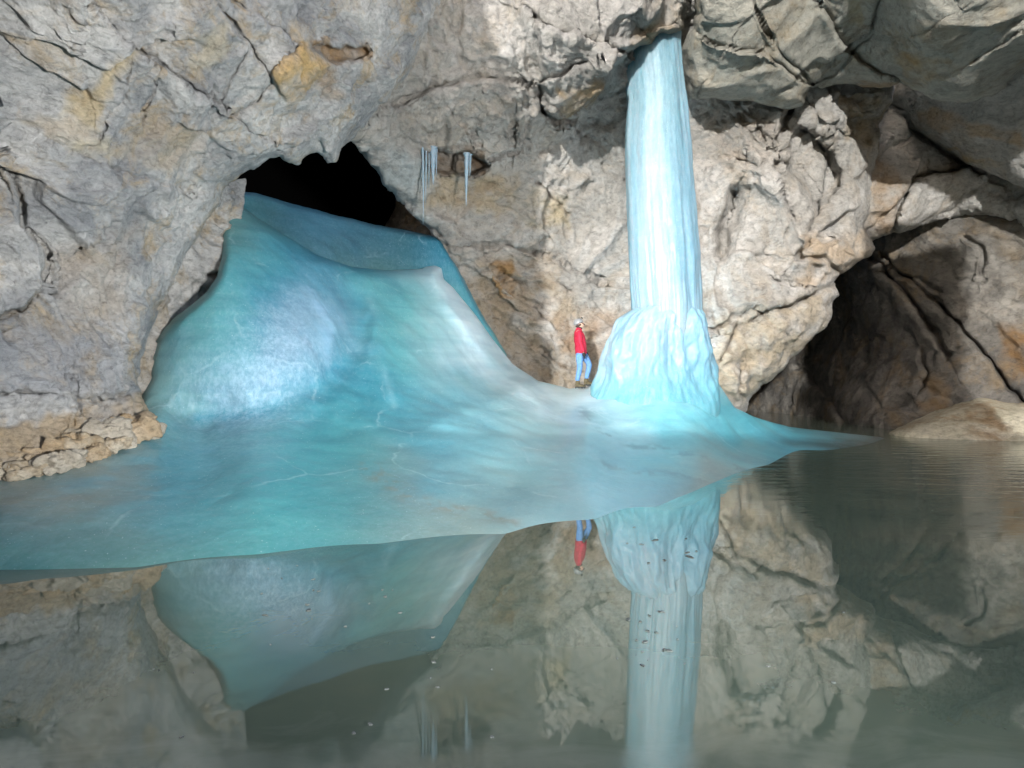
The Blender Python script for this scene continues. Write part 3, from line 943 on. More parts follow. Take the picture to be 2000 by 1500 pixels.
tint = tint_fn([(-200, 1000, SILT), (0, 950, SAND), (200, 880, (0.36, 0.44, 0.40)), (0, 1050, SEA), (150, 1000, (0.22, 0.42, 0.42)), (300, 920, MIDB), (280, 1060, SEA), (330, 820, SEA), (320, 720, (0.20, 0.46, 0.50)), (400, 660, AQUA), (420, 780, FROST),
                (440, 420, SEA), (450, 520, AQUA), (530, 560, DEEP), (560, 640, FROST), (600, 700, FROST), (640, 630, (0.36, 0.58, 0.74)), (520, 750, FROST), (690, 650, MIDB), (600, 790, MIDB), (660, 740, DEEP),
                (560, 470, MIDB), (690, 530, DEEP), (760, 560, AQUA), (840, 540, PALE), (850, 530, WHITE), (900, 600, WHITE), (880, 580, (0.5, 0.7, 0.76)), (980, 700, (0.5, 0.66, 0.72)), (740, 640, AQUA), (800, 680, AQUA), (760, 760, MIDB), (860, 760, PALE), (940, 760, PALE), (1040, 780, (0.36, 0.52, 0.55)),  # near-white points paint the lamplit right flank of the ridge
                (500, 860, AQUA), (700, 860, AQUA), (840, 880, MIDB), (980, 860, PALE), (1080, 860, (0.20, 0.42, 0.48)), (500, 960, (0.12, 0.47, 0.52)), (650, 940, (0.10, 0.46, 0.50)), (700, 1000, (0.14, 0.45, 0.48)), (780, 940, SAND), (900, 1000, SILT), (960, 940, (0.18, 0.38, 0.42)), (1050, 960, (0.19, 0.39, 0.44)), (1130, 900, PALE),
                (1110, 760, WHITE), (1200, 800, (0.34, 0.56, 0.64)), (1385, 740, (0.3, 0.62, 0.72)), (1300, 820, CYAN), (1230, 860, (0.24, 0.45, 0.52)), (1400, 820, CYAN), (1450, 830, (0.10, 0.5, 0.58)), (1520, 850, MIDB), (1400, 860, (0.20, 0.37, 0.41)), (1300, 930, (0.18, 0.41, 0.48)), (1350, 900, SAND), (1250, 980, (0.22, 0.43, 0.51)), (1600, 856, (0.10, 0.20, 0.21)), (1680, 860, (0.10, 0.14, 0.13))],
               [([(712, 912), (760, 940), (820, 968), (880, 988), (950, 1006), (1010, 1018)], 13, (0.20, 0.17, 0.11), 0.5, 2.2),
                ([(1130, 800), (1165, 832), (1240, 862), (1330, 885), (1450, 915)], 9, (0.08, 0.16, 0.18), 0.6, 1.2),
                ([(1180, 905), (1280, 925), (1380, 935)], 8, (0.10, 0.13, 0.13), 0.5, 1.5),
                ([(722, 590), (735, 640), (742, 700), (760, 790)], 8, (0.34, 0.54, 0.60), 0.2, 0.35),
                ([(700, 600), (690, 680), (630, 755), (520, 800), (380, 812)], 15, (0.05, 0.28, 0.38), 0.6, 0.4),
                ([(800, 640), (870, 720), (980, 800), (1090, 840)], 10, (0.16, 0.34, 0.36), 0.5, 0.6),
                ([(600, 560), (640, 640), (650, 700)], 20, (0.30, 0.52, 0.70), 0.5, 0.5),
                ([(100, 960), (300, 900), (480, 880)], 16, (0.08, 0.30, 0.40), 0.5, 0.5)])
rip_R = rot(0, 0, 0.2)


def ice_disp(W, q, e):
    w = W.copy(); w[:, 2] *= 0.4
    h = 0.10 * fbm(w * 0.45, 4) + 0.02 * fbm(w * np.array([1.5, 4, 1], np.float32), 3)
    return h * smooth(W[:, 2] / 0.5 + 0.05)


mound = empty("ice_mound", at(640, 900, 8.5))
props(mound, "large blue frozen flow of ice below the dark opening on the left", "ice")
INV = np.array(mound.location, np.float32)
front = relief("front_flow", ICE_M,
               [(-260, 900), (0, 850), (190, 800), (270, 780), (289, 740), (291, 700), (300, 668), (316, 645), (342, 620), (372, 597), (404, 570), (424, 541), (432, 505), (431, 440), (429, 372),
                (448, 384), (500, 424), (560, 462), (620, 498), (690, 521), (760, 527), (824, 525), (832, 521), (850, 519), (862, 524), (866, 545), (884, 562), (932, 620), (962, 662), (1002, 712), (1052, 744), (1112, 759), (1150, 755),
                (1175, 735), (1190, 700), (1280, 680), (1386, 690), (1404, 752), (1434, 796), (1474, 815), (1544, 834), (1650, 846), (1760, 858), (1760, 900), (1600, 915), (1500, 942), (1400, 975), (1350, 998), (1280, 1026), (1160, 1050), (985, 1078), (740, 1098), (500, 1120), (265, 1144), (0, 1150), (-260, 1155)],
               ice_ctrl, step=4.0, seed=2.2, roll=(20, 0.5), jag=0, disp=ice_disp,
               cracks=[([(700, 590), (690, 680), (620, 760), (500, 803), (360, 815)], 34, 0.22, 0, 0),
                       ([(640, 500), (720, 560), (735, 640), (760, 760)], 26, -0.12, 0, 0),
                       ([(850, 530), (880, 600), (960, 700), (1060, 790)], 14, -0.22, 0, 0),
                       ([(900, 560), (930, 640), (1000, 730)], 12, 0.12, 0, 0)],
               tint_light_fn=tint, skirt=1.2)
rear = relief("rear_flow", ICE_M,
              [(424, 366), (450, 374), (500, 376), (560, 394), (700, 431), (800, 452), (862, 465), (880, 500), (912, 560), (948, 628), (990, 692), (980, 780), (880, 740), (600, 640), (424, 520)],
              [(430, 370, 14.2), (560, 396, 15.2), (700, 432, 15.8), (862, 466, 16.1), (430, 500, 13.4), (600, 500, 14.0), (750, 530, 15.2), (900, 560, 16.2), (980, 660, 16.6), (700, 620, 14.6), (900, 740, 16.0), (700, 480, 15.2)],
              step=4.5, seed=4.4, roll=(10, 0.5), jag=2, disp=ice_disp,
              tint_light_fn=tint_fn([(430, 380, (0.09, 0.26, 0.27)), (560, 420, (0.07, 0.28, 0.38)), (700, 470, (0.07, 0.24, 0.36)), (850, 480, (0.035, 0.19, 0.28)), (750, 520, (0.09, 0.24, 0.27)), (820, 440, (0.03, 0.18, 0.27)), (600, 500, (0.09, 0.24, 0.27)), (900, 560, (0.05, 0.22, 0.28)), (980, 660, (0.10, 0.34, 0.38)), (700, 440, (0.14, 0.38, 0.52))]), skirt=1.0)  # shade painted into the rear ice by darker tints
for o in (front, rear):
    o.parent = mound
    o.location = (-INV[0], -INV[1], -INV[2])

# ice column
DC = 15.0
colm = empty("ice_column", at(1290, 850, DC))
props(colm, "tall pale frozen column of ice hanging from the cave roof onto a wide dome", "ice column")
CI = np.array(colm.location, np.float32)


def revolve(name, prof, y0, y1, nz, na, disp, depthk, tintf, close_top):
    ys = np.linspace(y0, y1, nz)
    pr = np.asarray(prof, float)
    L = np.interp(ys, pr[:, 0], pr[:, 1]); R = np.interp(ys, pr[:, 0], pr[:, 2])
    k = np.ones(9) / 9.0
    L = np.convolve(np.pad(L, 4, mode='edge'), k, 'valid'); R = np.convolve(np.pad(R, 4, mode='edge'), k, 'valid')
    z = H - (ys - 750) * DC / F
    xl = (L - 1000) * DC / F; xr = (R - 1000) * DC / F
    th = np.linspace(0, 2 * math.pi, na, endpoint=False)
    cx = (xl + xr) / 2; hw = (xr - xl) / 2
    T, Z = np.meshgrid(th, z)
    CX = cx[:, None]; HW = hw[:, None]
    r = disp(T, Z, HW)
    X = CX + (HW + r) * np.cos(T)
    Y = DC + 0.25 * (HW.max() - HW) * 0 + (HW * depthk + r) * np.sin(T)
    V = np.stack([X.ravel(), Y.ravel(), Z.ravel()], 1).astype(np.float32)
    i, j = np.meshgrid(np.arange(nz - 1), np.arange(na), indexing='ij')
    a = i * na + j; b = i * na + (j + 1) % na
    faces = np.stack([a, a + na, b + na, b], -1).reshape(-1, 4)
    st = tintf(V, T.ravel())
    o = mesh_object(name, V, faces, ICE_C, None, True, st)
    o.parent = colm
    o.location = (-CI[0], -CI[1], -CI[2])
    return o


def ring(T, Z, f, zf, seed):
    return np.stack([(np.cos(T) * f + seed).ravel(), (np.sin(T) * f + seed * 1.7).ravel(), (Z * zf).ravel()], 1)


def shaft_disp(T, Z, HW):
    low = smooth((6.6 - Z) / 4.0)
    a = fbm(ring(T, Z, 1.1, 0.10, 3.0), 3).reshape(T.shape) * 0.11
    b = (ridged(ring(T, Z, 3.2, 0.14, 7.0), 3).reshape(T.shape) - 0.9) * 0.055
    c = (ridged(ring(T, Z, 8.0, 0.35, 12.0), 3).reshape(T.shape) - 0.9) * 0.035
    return a * 0.6 + b * (0.10 + 0.45 * low) + c * (0.02 + 0.5 * low) + 0.02 * fbm(ring(T, Z, 2.5, 1.2, 5.0), 3).reshape(T.shape)


def base_disp(T, Z, HW):
    up = smooth((Z - 0.6) / 1.5)
    a = fbm(ring(T, Z, 1.6, 0.7, 31.0), 3).reshape(T.shape) * 0.20
    b = (ridged(ring(T, Z, 5.0, 0.5, 17.0), 3).reshape(T.shape) - 0.9) * 0.035
    c = fbm(ring(T, Z, 9.0, 3.0, 27.0), 3).reshape(T.shape) * 0.03
    return (a + b + c) * (0.15 + 0.85 * up)


def shaft_tint(V, T):
    w = np.stack([np.cos(T) * 1.8, np.sin(T) * 1.8, V[:, 2] * 0.12], 1)
    m = smooth(0.5 + 1.5 * fbm(w, 4))[:, None]
    hi = smooth((V[:, 2:3] - 4.5) / 4.5)  # column top darkened in colour to paint its dimmer light
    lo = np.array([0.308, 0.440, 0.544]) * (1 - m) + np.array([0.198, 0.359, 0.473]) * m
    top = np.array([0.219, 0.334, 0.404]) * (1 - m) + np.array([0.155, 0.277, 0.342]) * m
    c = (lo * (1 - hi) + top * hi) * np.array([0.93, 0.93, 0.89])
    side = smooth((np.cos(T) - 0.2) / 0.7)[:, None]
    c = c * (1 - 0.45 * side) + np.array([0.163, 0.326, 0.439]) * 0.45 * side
    return np.concatenate([c, np.full((len(c), 1), 0.3)], 1)


def base_tint(V, T):
    m = smooth(0.5 + 1.3 * fbm(V * np.array([0.738, 0.873, 0.357]), 4))[:, None]
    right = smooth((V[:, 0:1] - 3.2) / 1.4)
    low = smooth((2.5 - V[:, 2:3]) / 1.6)  # lower dome tinted cyan, painting in a glow
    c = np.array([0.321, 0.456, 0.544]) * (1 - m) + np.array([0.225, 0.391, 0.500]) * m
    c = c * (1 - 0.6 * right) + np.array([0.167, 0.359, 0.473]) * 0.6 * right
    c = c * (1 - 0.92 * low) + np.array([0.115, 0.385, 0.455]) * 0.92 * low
    return np.concatenate([c, np.full((len(c), 1), 0.3)], 1)


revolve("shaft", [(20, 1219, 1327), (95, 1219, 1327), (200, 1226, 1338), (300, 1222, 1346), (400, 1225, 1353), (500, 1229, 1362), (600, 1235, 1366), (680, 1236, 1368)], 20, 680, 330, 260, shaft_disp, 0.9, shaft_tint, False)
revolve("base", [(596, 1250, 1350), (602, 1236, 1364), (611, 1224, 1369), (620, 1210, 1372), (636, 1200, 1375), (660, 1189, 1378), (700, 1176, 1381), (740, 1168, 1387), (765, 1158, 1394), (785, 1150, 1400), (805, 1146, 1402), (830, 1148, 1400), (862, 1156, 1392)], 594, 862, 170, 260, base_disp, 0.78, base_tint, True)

# icicles under the ledge of the back wall
ICI = ice_material("icicle_ice", 0.3, 0.15, 0.5, (2, 2, 0.4), 0.3, 0.0, 0.0)


def icicle(px, py0, py1, wpx, D, label, seed):
    top = at(px, py0, D)
    ln = (py1 - py0) * D / F
    r0 = wpx * 0.5 * D / F
    n, m = 12, 26
    V, Fc = [], []
    rg = random.Random(seed)
    ph = rg.random() * 6
    for j in range(m):
        t = j / (m - 1)
        r = r0 * (1 - t) ** 0.75 * (1 + 0.12 * math.sin(t * 34 + ph) + 0.08 * math.sin(t * 71 + 2 * ph)) + 0.0015
        if j == 0:
            r *= 1.5
        ox = 0.03 * ln * 0.15 * math.sin(t * 3 + ph)
        for i in range(n):
            a = 2 * math.pi * i / n
            V.append((r * math.cos(a) + ox, r * math.sin(a), -ln * t))
    for j in range(m - 1):
        for i in range(n):
            a, b = j * n + i, j * n + (i + 1) % n
            Fc.append((a, a + n, b + n, b))
    Fc.append(tuple(range(n))); Fc.append(tuple((m - 1) * n + i for i in reversed(range(n))))
    o = mesh_object("icicle", V, Fc, ICI, stain=np.tile([0.20, 0.27, 0.33, 0.2], (len(V), 1)))
    o.location = top
    return props(o, label, "icicle", "icicles under the rock ledge")


icicle(822, 285, 352, 4, 14.35, "short thin icicle at the left end of the rock ledge", 1)
icicle(826, 285, 440, 5, 14.2, "longest and thinnest icicle under the rock ledge, reaching furthest down", 2)
icicle(832, 286, 400, 4, 14.25, "slim icicle just right of the longest one under the ledge", 3)
icicle(838, 287, 372, 4, 14.35, "medium icicle in the middle of the left icicle cluster", 4)
icicle(846, 288, 362, 13, 14.3, "broad stubby icicle at the right end of the left icicle cluster", 5)
icicle(852, 289, 345, 6, 14.5, "short icicle half hidden beside the broad stubby one", 6)
icicle(911, 300, 404, 10, 14.6, "single milky icicle hanging alone right of the icicle cluster", 7)
icicle(918, 302, 345, 6, 14.75, "small icicle close to the lone milky icicle", 8)

# ------------------------------------------------------------------ loose rock
def stone(name, center, size, mat, seed, label, cat, group=None, rotz=0.0, stain=(0, 0, 0, 0), n=40, amp=0.22, sc=1.2, flat=0.0):
    u = np.linspace(0, 2 * math.pi, n * 2, endpoint=False)
    v = np.linspace(-math.pi / 2, math.pi / 2, n)
    U, Vv = np.meshgrid(u, v)
    S = np.stack([np.cos(Vv) * np.cos(U), np.cos(Vv) * np.sin(U), np.sin(Vv)], -1).reshape(-1, 3).astype(np.float32)
    S = S / (np.abs(S) ** 3.2).sum(1, keepdims=True) ** (1 / 3.2)
    P = S * np.asarray(size, np.float32) * 0.5
    mx = float(max(size))
    hh, f21 = facets(P / (mx * 0.42) + seed, 0.7, 2.2, 0.08)
    h2, f2 = facets(P / (mx * 0.16) + seed * 2, 0.7, 1.8, 0.16)
    d = amp * mx * (0.75 * hh + 0.30 * h2 + 0.2 * fbm(P / mx * sc + seed, 4)) - 0.02 * mx * np.exp(-(f21 / 0.06) ** 2)
    P = P + S * d[:, None]
    c, s = math.cos(rotz), math.sin(rotz)
    P = P @ np.array([[c, s, 0], [-s, c, 0], [0, 0, 1]], np.float32)
    i, j = np.meshgrid(np.arange(n - 1), np.arange(2 * n), indexing='ij')
    a = i * 2 * n + j; b = i * 2 * n + (j + 1) % (2 * n)
    faces = np.stack([a, b, b + 2 * n, a + 2 * n], -1).reshape(-1, 4)
    o = mesh_object(name, P, faces, mat, stain=np.tile(np.asarray(stain, np.float32), (len(P), 1)))
    o.location = center
    return props(o, label, cat, group)


ROCK_O = rock_material("ochre_rubble", (0.60, 0.54, 0.43), (0.50, 0.43, 0.32), (0.40, 0.32, 0.21), (0.46, 0.30, 0.14), 2.2, 0.6)
ROCK_G = rock_material("boulder_rock", (0.62, 0.57, 0.44), (0.50, 0.46, 0.34), (0.38, 0.33, 0.24), (0.28, 0.17, 0.08), 0.9, 0.7)
boulder = relief("boulder", ROCK_G,
                 [(1728, 850), (1760, 832), (1790, 815), (1830, 800), (1880, 785), (1920, 779), (1960, 783), (2010, 790), (2100, 800), (2230, 850), (2230, 900), (1980, 905), (1830, 880)],
                 [(1735, 848, 19.0), (1800, 855, 18.2), (1800, 815, 19.4), (1900, 862, 17.4), (1890, 790, 19.4), (1940, 785, 19.3), (2000, 866, 17.0), (2000, 795, 18.8), (2200, 880, 16), (2200, 850, 18), (1900, 900, 16.9), (1940, 820, 18.2)],
                 step=3.0, seed=23.0, roll=(26, 1.1), jag=4, disp=fracture(1.1, 0.16, rot(0.2, 0.5, 0.2), (1.8, 1, 0.8), 83.0, 4, 0.6),
                 stains_light=[([(1890, 800), (1940, 800), (1960, 850), (1890, 850)], (0.30, 0.19, 0.09), 18, 0.8)])
props(boulder, "big low buff boulder lying at the water's edge on the far right", "boulder")

foot = [((20, 905), 7.0, (0.7, 0.6, 0.3), "rust brown rubble stone at the left picture edge"),
        ((78, 880), 7.25, (0.6, 0.55, 0.28), "orange stone with a dark crack second from the left picture edge"),
        ((120, 898), 7.15, (0.50, 0.45, 0.22), "low flat ochre stone resting on the ice below the wall"),
        ((150, 868), 7.55, (0.5, 0.5, 0.34), "buff stone in the middle of the rubble along the left wall"),
        ((178, 880), 7.5, (0.36, 0.34, 0.2), "small pale stone at the front of the rubble row"),
        ((205, 845), 7.95, (0.6, 0.5, 0.42), "blocky tan stone under the left wall, right of the middle"),
        ((225, 862), 7.85, (0.4, 0.36, 0.2), "small tan stone touching the ice near the right end of the rubble"),
        ((262, 835), 8.3, (0.62, 0.5, 0.4), "pinkish tan stone near the right end of the rubble row"),
        ((290, 838), 8.45, (0.36, 0.36, 0.26), "rightmost small stone of the rubble, at the corner of the wall"),
        ((50, 915), 6.9, (0.42, 0.36, 0.2), "small brown stone lowest in the rubble near the left edge")]
for k, ((px, py), D, sz, lab) in enumerate(foot):
    stone("rubble_stone", at(px, py + 6, D + 0.17), sz, ROCK_O, 3.0 + k * 1.9, lab, "stone", "rubble stones at the foot of the left wall", rotz=k * 0.8, n=44, stain=[(0, 0, 0, 0), (0.46, 0.34, 0.21, 0.6), (0.50, 0.47, 0.40, 0.7)][k % 3])

# ------------------------------------------------------------------ ice flakes on the pool
FL = plain("flake_ice", (0.16, 0.18, 0.175), 0.8, 0.1, 0.2, 30)
FLD = plain("wet_flake_ice", (0.11, 0.13, 0.13), 0.8, 0.1, 0.3, 30)


def flake(px, py, size, mat, label, group, seed, elong=2.4):
    rg = random.Random(seed)
    n = rg.randint(7, 11)
    D = H * F / (py - 750.0)
    V, Fc = [], []
    th = 0.003
    for z, k in ((-0.004, 1.0), (th, 0.93)):
        rr_ = random.Random(seed + 1)
        for i in range(n):
            a = 2 * math.pi * i / n
            r = size * (0.45 + 0.75 * rr_.random()) * k
            V.append((r * elong * math.cos(a), r * math.sin(a), z))
    for i in range(n):
        j = (i + 1) % n
        Fc.append((i, j, n + j, n + i))
    Fc.append(tuple(n + i for i in range(n)))
    o = mesh_object("ice_flake", V, Fc, mat, shade=False)
    o.location = ((px - 1000) * D / F, D, 0.002)
    o.rotation_euler = (0, 0, rg.uniform(-1.2, 1.2))
    o.scale = (rg.uniform(0.5, 1.2), rg.uniform(0.7, 1.8), 1)
    return props(o, label, "ice flake", group)


rg = random.Random(5)
clusters = [
    ("dark wet flake floating across the reflection of the ice column", "flakes in the column reflection", FLD, 20, (1205, 1370, 1195, 1300), (0.002, 0.013)),
    ("tiny dark flake near the reflection of the ice dome", "flakes in the dome reflection", FLD, 10, (1225, 1360, 1030, 1100), (0.008, 0.02)),
    ("dark flake drifting in the reflection of the blue ice", "flakes in the blue reflection", FLD, 16, (470, 800, 1105, 1210), (0.002, 0.012)),
    ("pale flake floating on the still pool in front", "flakes on the open pool", FL, 14, (300, 960, 1210, 1440), (0.002, 0.009)),
    ("white ice crumb lying on the ice near the shoreline", "crumbs near the shoreline", FL, 0, (620, 780, 1040, 1070), (0.01, 0.02)),
    ("pale flake on the dark right part of the pool", "flakes on the right part of the pool", FL, 10, (1500, 1960, 960, 1400), (0.002, 0.009))]
for lab, grp, mat, cnt, (xa, xb, ya, yb), (sa, sb) in clusters:
    for k in range(cnt):
        x = min(max(rg.gauss((xa + xb) / 2, (xb - xa) / 3.2), xa), xb)
        y = min(max(rg.gauss((ya + yb) / 2, (yb - ya) / 3.2), ya), yb)
        flake(x, y, rg.uniform(sa, sb), mat, lab, grp, rg.randint(0, 99999))

# ------------------------------------------------------------------ the caver
RED = plain("red_jacket", (0.44, 0.018, 0.05), 0.7, 0.3, 0.25, 14, 0.5, 0.02)
DENIM = plain("blue_denim", (0.12, 0.26, 0.52), 0.8, 0.2, 0.25, 18, 0.4, 0.015)
SKIN = plain("skin", (0.58, 0.36, 0.27), 0.5, 0.4, 0.1, 30)
BLACK = plain("black_fabric", (0.02, 0.02, 0.022), 0.7, 0.3, 0.3, 40)
SHELL = plain("helmet_shell", (0.22, 0.235, 0.245), 0.35, 0.5, 0.06, 12, 0.05)
BOOT = plain("boot_leather", (0.085, 0.072, 0.04), 0.65, 0.3, 0.4, 22)
SOLE = plain("boot_sole", (0.03, 0.035, 0.04), 0.7, 0.3, 0.3, 22)
HAIR = plain("dark_hair", (0.05, 0.04, 0.035), 0.7, 0.3, 0.3, 60)
LENS = plain("lamp_lens", (0.85, 0.85, 0.78), 0.15, 0.6, 0.03, 30)

person = empty("person", at(1131, 757, 15.75))
props(person, "person in red jacket, light blue jeans and white helmet looking up at the ice column", "person")


def pmesh(name, V, Fc, mat, parent=person, sub=1):
    me = bpy.data.meshes.new(name)
    me.from_pydata([tuple(v) for v in V], [], Fc)
    me.update()
    me.polygons.foreach_set("use_smooth", np.ones(len(me.polygons), bool))
    me.materials.append(mat)
    o = bpy.data.objects.new(name, me)
    COL.objects.link(o)
    o.parent = parent
    if sub:
        md = o.modifiers.new("smooth", 'SUBSURF'); md.levels = sub; md.render_levels = sub
    return o


def loft(rings, n=14):
    """rings: (center, ra, rb, axis dir) -> closed tube; ra along world x-ish, rb along y"""
    V, Fc = [], []
    for k, (c, ra, rb) in enumerate(rings):
        c = Vector(c)
        p = Vector(rings[max(k - 1, 0)][0]); q_ = Vector(rings[min(k + 1, len(rings) - 1)][0])
        d = (q_ - p).normalized() if (q_ - p).length > 1e-6 else Vector((0, 0, 1))
        side = Vector((0, 1, 0))
        fw = side.cross(d).normalized()
        side = d.cross(fw).normalized()
        for i in range(n):
            a = 2 * math.pi * i / n
            V.append(c + fw * ra * math.cos(a) + side * rb * math.sin(a))
    m = len(rings)
    for k in range(m - 1):
        for i in range(n):
            a, b = k * n + i, k * n + (i + 1) % n
            Fc.append((a, b, b + n, a + n))
    Fc.append(tuple(reversed(range(n)))); Fc.append(tuple((m - 1) * n + i for i in range(n)))
    return V, Fc


def join(*parts):
    V, Fc = [], []
    for v, f in parts:
        o = len(V)
        V += list(v)
        Fc += [tuple(i + o for i in q_) for q_ in f]
    return V, Fc


def skin_mesh(name, pts, edges, radii, mat, parent, root=0, sub=2):
    me = bpy.data.meshes.new(name)
    me.from_pydata(pts, edges, [])
    o = bpy.data.objects.new(name, me)
    COL.objects.link(o)
    o.parent = parent
    sk = o.modifiers.new("skin", 'SKIN')
    sk.use_smooth_shade = True
    for k, r in enumerate(radii):
        me.skin_vertices[0].data[k].radius = r if isinstance(r, tuple) else (r, r)
        me.skin_vertices[0].data[k].use_root = (k == root)
    sb = o.modifiers.new("smooth", 'SUBSURF'); sb.levels = sub; sb.render_levels = sub
    me.materials.append(mat)
    return o


# body under the clothes: pelvis, spine, neck, head, arms, legs in one surface; local x = direction faced
B = [(0.04, 0, 0.90), (0.03, 0, 1.10), (0.0, 0, 1.30), (-0.02, 0, 1.43), (0.0, 0, 1.52), (0.03, 0, 1.60), (0.01, 0, 1.69),       # 0-6 pelvis..crown
     (-0.02, -0.17, 1.42), (0.0, -0.21, 1.14), (0.08, -0.20, 0.92), (0.10, -0.20, 0.84),                                        # 7-10 near arm
     (-0.01, 0.17, 1.42), (0.06, 0.21, 1.15), (0.18, 0.17, 0.95), (0.21, 0.15, 0.88),                                            # 11-14 far arm
     (0.02, -0.09, 0.86), (0.02, -0.11, 0.53), (-0.05, -0.12, 0.16), (-0.01, -0.12, 0.06),                                        # 15-18 near leg
     (0.08, 0.09, 0.86), (0.28, 0.11, 0.60), (0.20, 0.12, 0.22), (0.235, 0.12, 0.12),                                             # 19-22 far leg
     (0.115, 0, 1.625), (0.14, 0, 1.64), (0.10, 0, 1.575)]                                                                         # face: cheek, nose, chin
BE = [(0, 1), (1, 2), (2, 3), (3, 4), (4, 5), (5, 6), (3, 7), (7, 8), (8, 9), (9, 10), (3, 11), (11, 12), (12, 13), (13, 14),
      (0, 15), (15, 16), (16, 17), (17, 18), (0, 19), (19, 20), (20, 21), (21, 22), (5, 23), (23, 24), (5, 25)]
BR = [0.11, 0.10, 0.11, 0.08, 0.055, 0.085, 0.07, 0.055, 0.042, 0.022, 0.02, 0.055, 0.042, 0.022, 0.02, 0.075, 0.055, 0.035, 0.02, 0.075, 0.055, 0.035, 0.02, 0.035, 0.014, 0.035]
skin_mesh("body", B, BE, BR, SKIN, person)

torso = loft([((0.05, 0, 0.84), 0.145, 0.175), ((0.05, 0, 0.90), 0.155, 0.19), ((0.045, 0, 1.05), 0.15, 0.185), ((0.02, 0, 1.22), 0.15, 0.20), ((-0.005, 0, 1.36), 0.135, 0.205), ((-0.02, 0, 1.44), 0.10, 0.17), ((-0.01, 0, 1.49), 0.075, 0.09), ((0.005, 0, 1.545), 0.07, 0.075)], 18)
arm_n = loft([((-0.02, -0.16, 1.45), 0.06, 0.05), ((-0.025, -0.20, 1.38), 0.075, 0.065), ((-0.015, -0.225, 1.25), 0.068, 0.06), ((0.01, -0.235, 1.12), 0.062, 0.055), ((0.06, -0.22, 0.98), 0.055, 0.05), ((0.085, -0.205, 0.89), 0.048, 0.045)], 12)
arm_f = loft([((-0.01, 0.16, 1.45), 0.06, 0.05), ((0.0, 0.20, 1.38), 0.075, 0.065), ((0.03, 0.225, 1.25), 0.068, 0.06), ((0.08, 0.22, 1.13), 0.062, 0.055), ((0.14, 0.19, 1.0), 0.055, 0.05), ((0.19, 0.165, 0.92), 0.048, 0.045)], 12)
jacket = pmesh("jacket", *join(torso, arm_n, arm_f), RED)
dt = jacket.modifiers.new("folds", 'DISPLACE')
tx = bpy.data.textures.new("cloth_folds", 'CLOUDS'); tx.noise_scale = 0.11
dt.texture = tx; dt.strength = 0.035; dt.texture_coords = 'LOCAL'
jacket.modifiers["smooth"].levels = 2; jacket.modifiers["smooth"].render_levels = 2
seat = loft([((0.05, 0, 0.95), 0.12, 0.16), ((0.05, 0, 0.88), 0.135, 0.175), ((0.045, 0, 0.80), 0.12, 0.165)], 14)
leg_n = loft([((0.015, -0.085, 0.90), 0.11, 0.09), ((0.0, -0.095, 0.78), 0.105, 0.09), ((0.005, -0.105, 0.64), 0.085, 0.078), ((0.01, -0.11, 0.53), 0.075, 0.07), ((-0.02, -0.115, 0.38), 0.07, 0.066), ((-0.05, -0.12, 0.24), 0.06, 0.06), ((-0.055, -0.12, 0.16), 0.062, 0.062)], 12)
leg_f = loft([((0.09, 0.085, 0.90), 0.11, 0.09), ((0.16, 0.095, 0.78), 0.10, 0.09), ((0.24, 0.105, 0.67), 0.085, 0.078), ((0.28, 0.11, 0.58), 0.078, 0.07), ((0.255, 0.115, 0.44), 0.07, 0.066), ((0.215, 0.12, 0.30), 0.06, 0.06), ((0.205, 0.12, 0.22), 0.062, 0.062)], 12)
jeans = pmesh("trousers", *join(seat, leg_n, leg_f), DENIM, sub=2)
dj = jeans.modifiers.new("folds", 'DISPLACE'); dj.texture = tx; dj.strength = 0.02; dj.texture_coords = 'LOCAL'


def boot(x, y, z, pitch):
    c, s = math.cos(pitch), math.sin(pitch)

    def tr(p):
        return (x + p[0] * c - p[2] * s, y + p[1], z + p[0] * s + p[2] * c)
    ank = loft([((-0.005, 0, 0.19), 0.06, 0.058), ((-0.01, 0, 0.12), 0.062, 0.056), ((0.0, 0, 0.06), 0.075, 0.052)], 12)
    ftv = []
    up = loft([((-0.075, 0, 0.05), 0.035, 0.03), ((-0.05, 0, 0.055), 0.05, 0.045), ((0.03, 0, 0.055), 0.055, 0.048), ((0.11, 0, 0.042), 0.04, 0.052), ((0.17, 0, 0.035), 0.028, 0.042), ((0.195, 0, 0.03), 0.012, 0.02)], 12)
    V, Fc = join(ank, up)
    o = pmesh("boot", [tr(v) for v in V], Fc, BOOT)
    so = loft([((-0.09, 0, 0.012), 0.014, 0.03), ((-0.06, 0, 0.012), 0.02, 0.045), ((0.02, 0, 0.012), 0.02, 0.042), ((0.12, 0, 0.012), 0.02, 0.053), ((0.18, 0, 0.014), 0.018, 0.042), ((0.21, 0, 0.02), 0.01, 0.02)], 12)
    s_o = pmesh("sole", [tr(v) for v in so[0]], so[1], SOLE, o)
    for kx in (-0.06, 0.02, 0.10, 0.17):
        for ky in (-0.035, 0.035):
            sp = loft([((kx, ky, 0.0), 0.008, 0.006), ((kx + 0.005, ky, -0.03), 0.002, 0.002)], 6)
            pmesh("crampon_spike", [tr(v) for v in sp[0]], sp[1], SOLE, o, sub=0)
    return o


boot(-0.04, -0.12, 0.0, 0.0)
boot(0.215, 0.12, 0.055, 0.10)


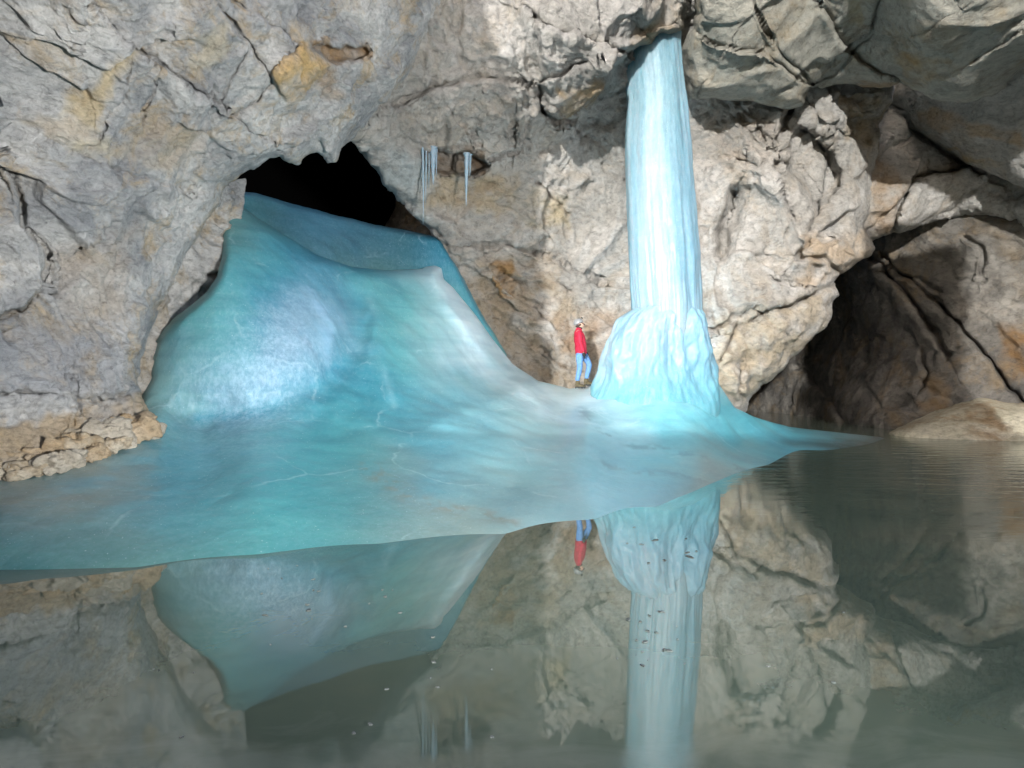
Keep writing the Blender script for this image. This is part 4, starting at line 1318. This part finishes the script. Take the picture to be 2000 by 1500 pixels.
def glove(px, py, pz):
    pts = [(px, py, pz), (px + 0.005, py, pz - 0.05), (px + 0.01, py, pz - 0.09)]
    ed = [(0, 1), (1, 2)]
    ra = [0.05, 0.052, 0.048]
    for k, (dy, ln) in enumerate(((-0.026, 0.055), (-0.009, 0.066), (0.009, 0.062), (0.026, 0.048))):
        b = len(pts)
        pts += [(px + 0.014, py + dy, pz - 0.10), (px + 0.028, py + dy, pz - 0.10 - ln * 0.5), (px + 0.024, py + dy, pz - 0.10 - ln)]
        ed += [(2, b), (b, b + 1), (b + 1, b + 2)]
        ra += [0.014, 0.013, 0.011]
    b = len(pts)
    pts += [(px + 0.035, py - 0.01, pz - 0.05), (px + 0.055, py - 0.012, pz - 0.085)]
    ed += [(1, b), (b, b + 1)]
    ra += [0.013, 0.010]
    return skin_mesh("glove", pts, ed, ra, BLACK, person)


glove(0.095, -0.20, 0.89)
glove(0.205, 0.158, 0.92)

# head gear: scarf, hair, helmet tilted back, lamp
tilt = math.radians(38)
hc = Vector((0.0, 0, 1.655))


def hd(p):
    c, s = math.cos(tilt), math.sin(tilt)
    return (hc.x + p[0] * c - p[2] * s, p[1], hc.z + p[0] * s + p[2] * c)


hv = loft([((0.0, 0, 0.125), 0.03, 0.028), ((-0.005, 0, 0.115), 0.075, 0.065), ((-0.008, 0, 0.085), 0.112, 0.094), ((-0.01, 0, 0.04), 0.132, 0.108), ((-0.012, 0, 0.0), 0.136, 0.111), ((-0.02, 0, -0.02), 0.132, 0.108)], 18)
helmet = pmesh("helmet", [hd(v) for v in hv[0]], hv[1], SHELL)
lv = loft([((0.12, 0, 0.055), 0.03, 0.035), ((0.15, 0, 0.06), 0.03, 0.035), ((0.16, 0, 0.06), 0.022, 0.028)], 10)
lampo = pmesh("headlamp", [hd(v) for v in lv[0]], lv[1], BLACK, helmet)
ll = loft([((0.16, 0, 0.06), 0.02, 0.024), ((0.166, 0, 0.06), 0.018, 0.02)], 10)
pmesh("lens", [hd(v) for v in ll[0]], ll[1], LENS, helmet, sub=0)
hr = loft([((-0.03, 0, -0.015), 0.115, 0.095), ((-0.045, 0, -0.06), 0.09, 0.085), ((-0.05, 0, -0.10), 0.06, 0.06)], 14)
pmesh("hair", [hd(v) for v in hr[0]], hr[1], HAIR)
st_ = loft([((0.045, -0.088, 0.0), 0.014, 0.006), ((0.055, -0.08, -0.06), 0.012, 0.006), ((0.075, -0.05, -0.115), 0.012, 0.008), ((0.085, 0.0, -0.125), 0.012, 0.01)], 8)
pmesh("chin_strap", [hd(v) for v in st_[0]], st_[1], BLACK, helmet)
sc_ = loft([((0.0, 0, 1.50), 0.078, 0.082), ((0.012, 0, 1.54), 0.082, 0.08), ((0.02, 0, 1.565), 0.07, 0.07)], 14)
pmesh("scarf", sc_[0], sc_[1], BLACK)
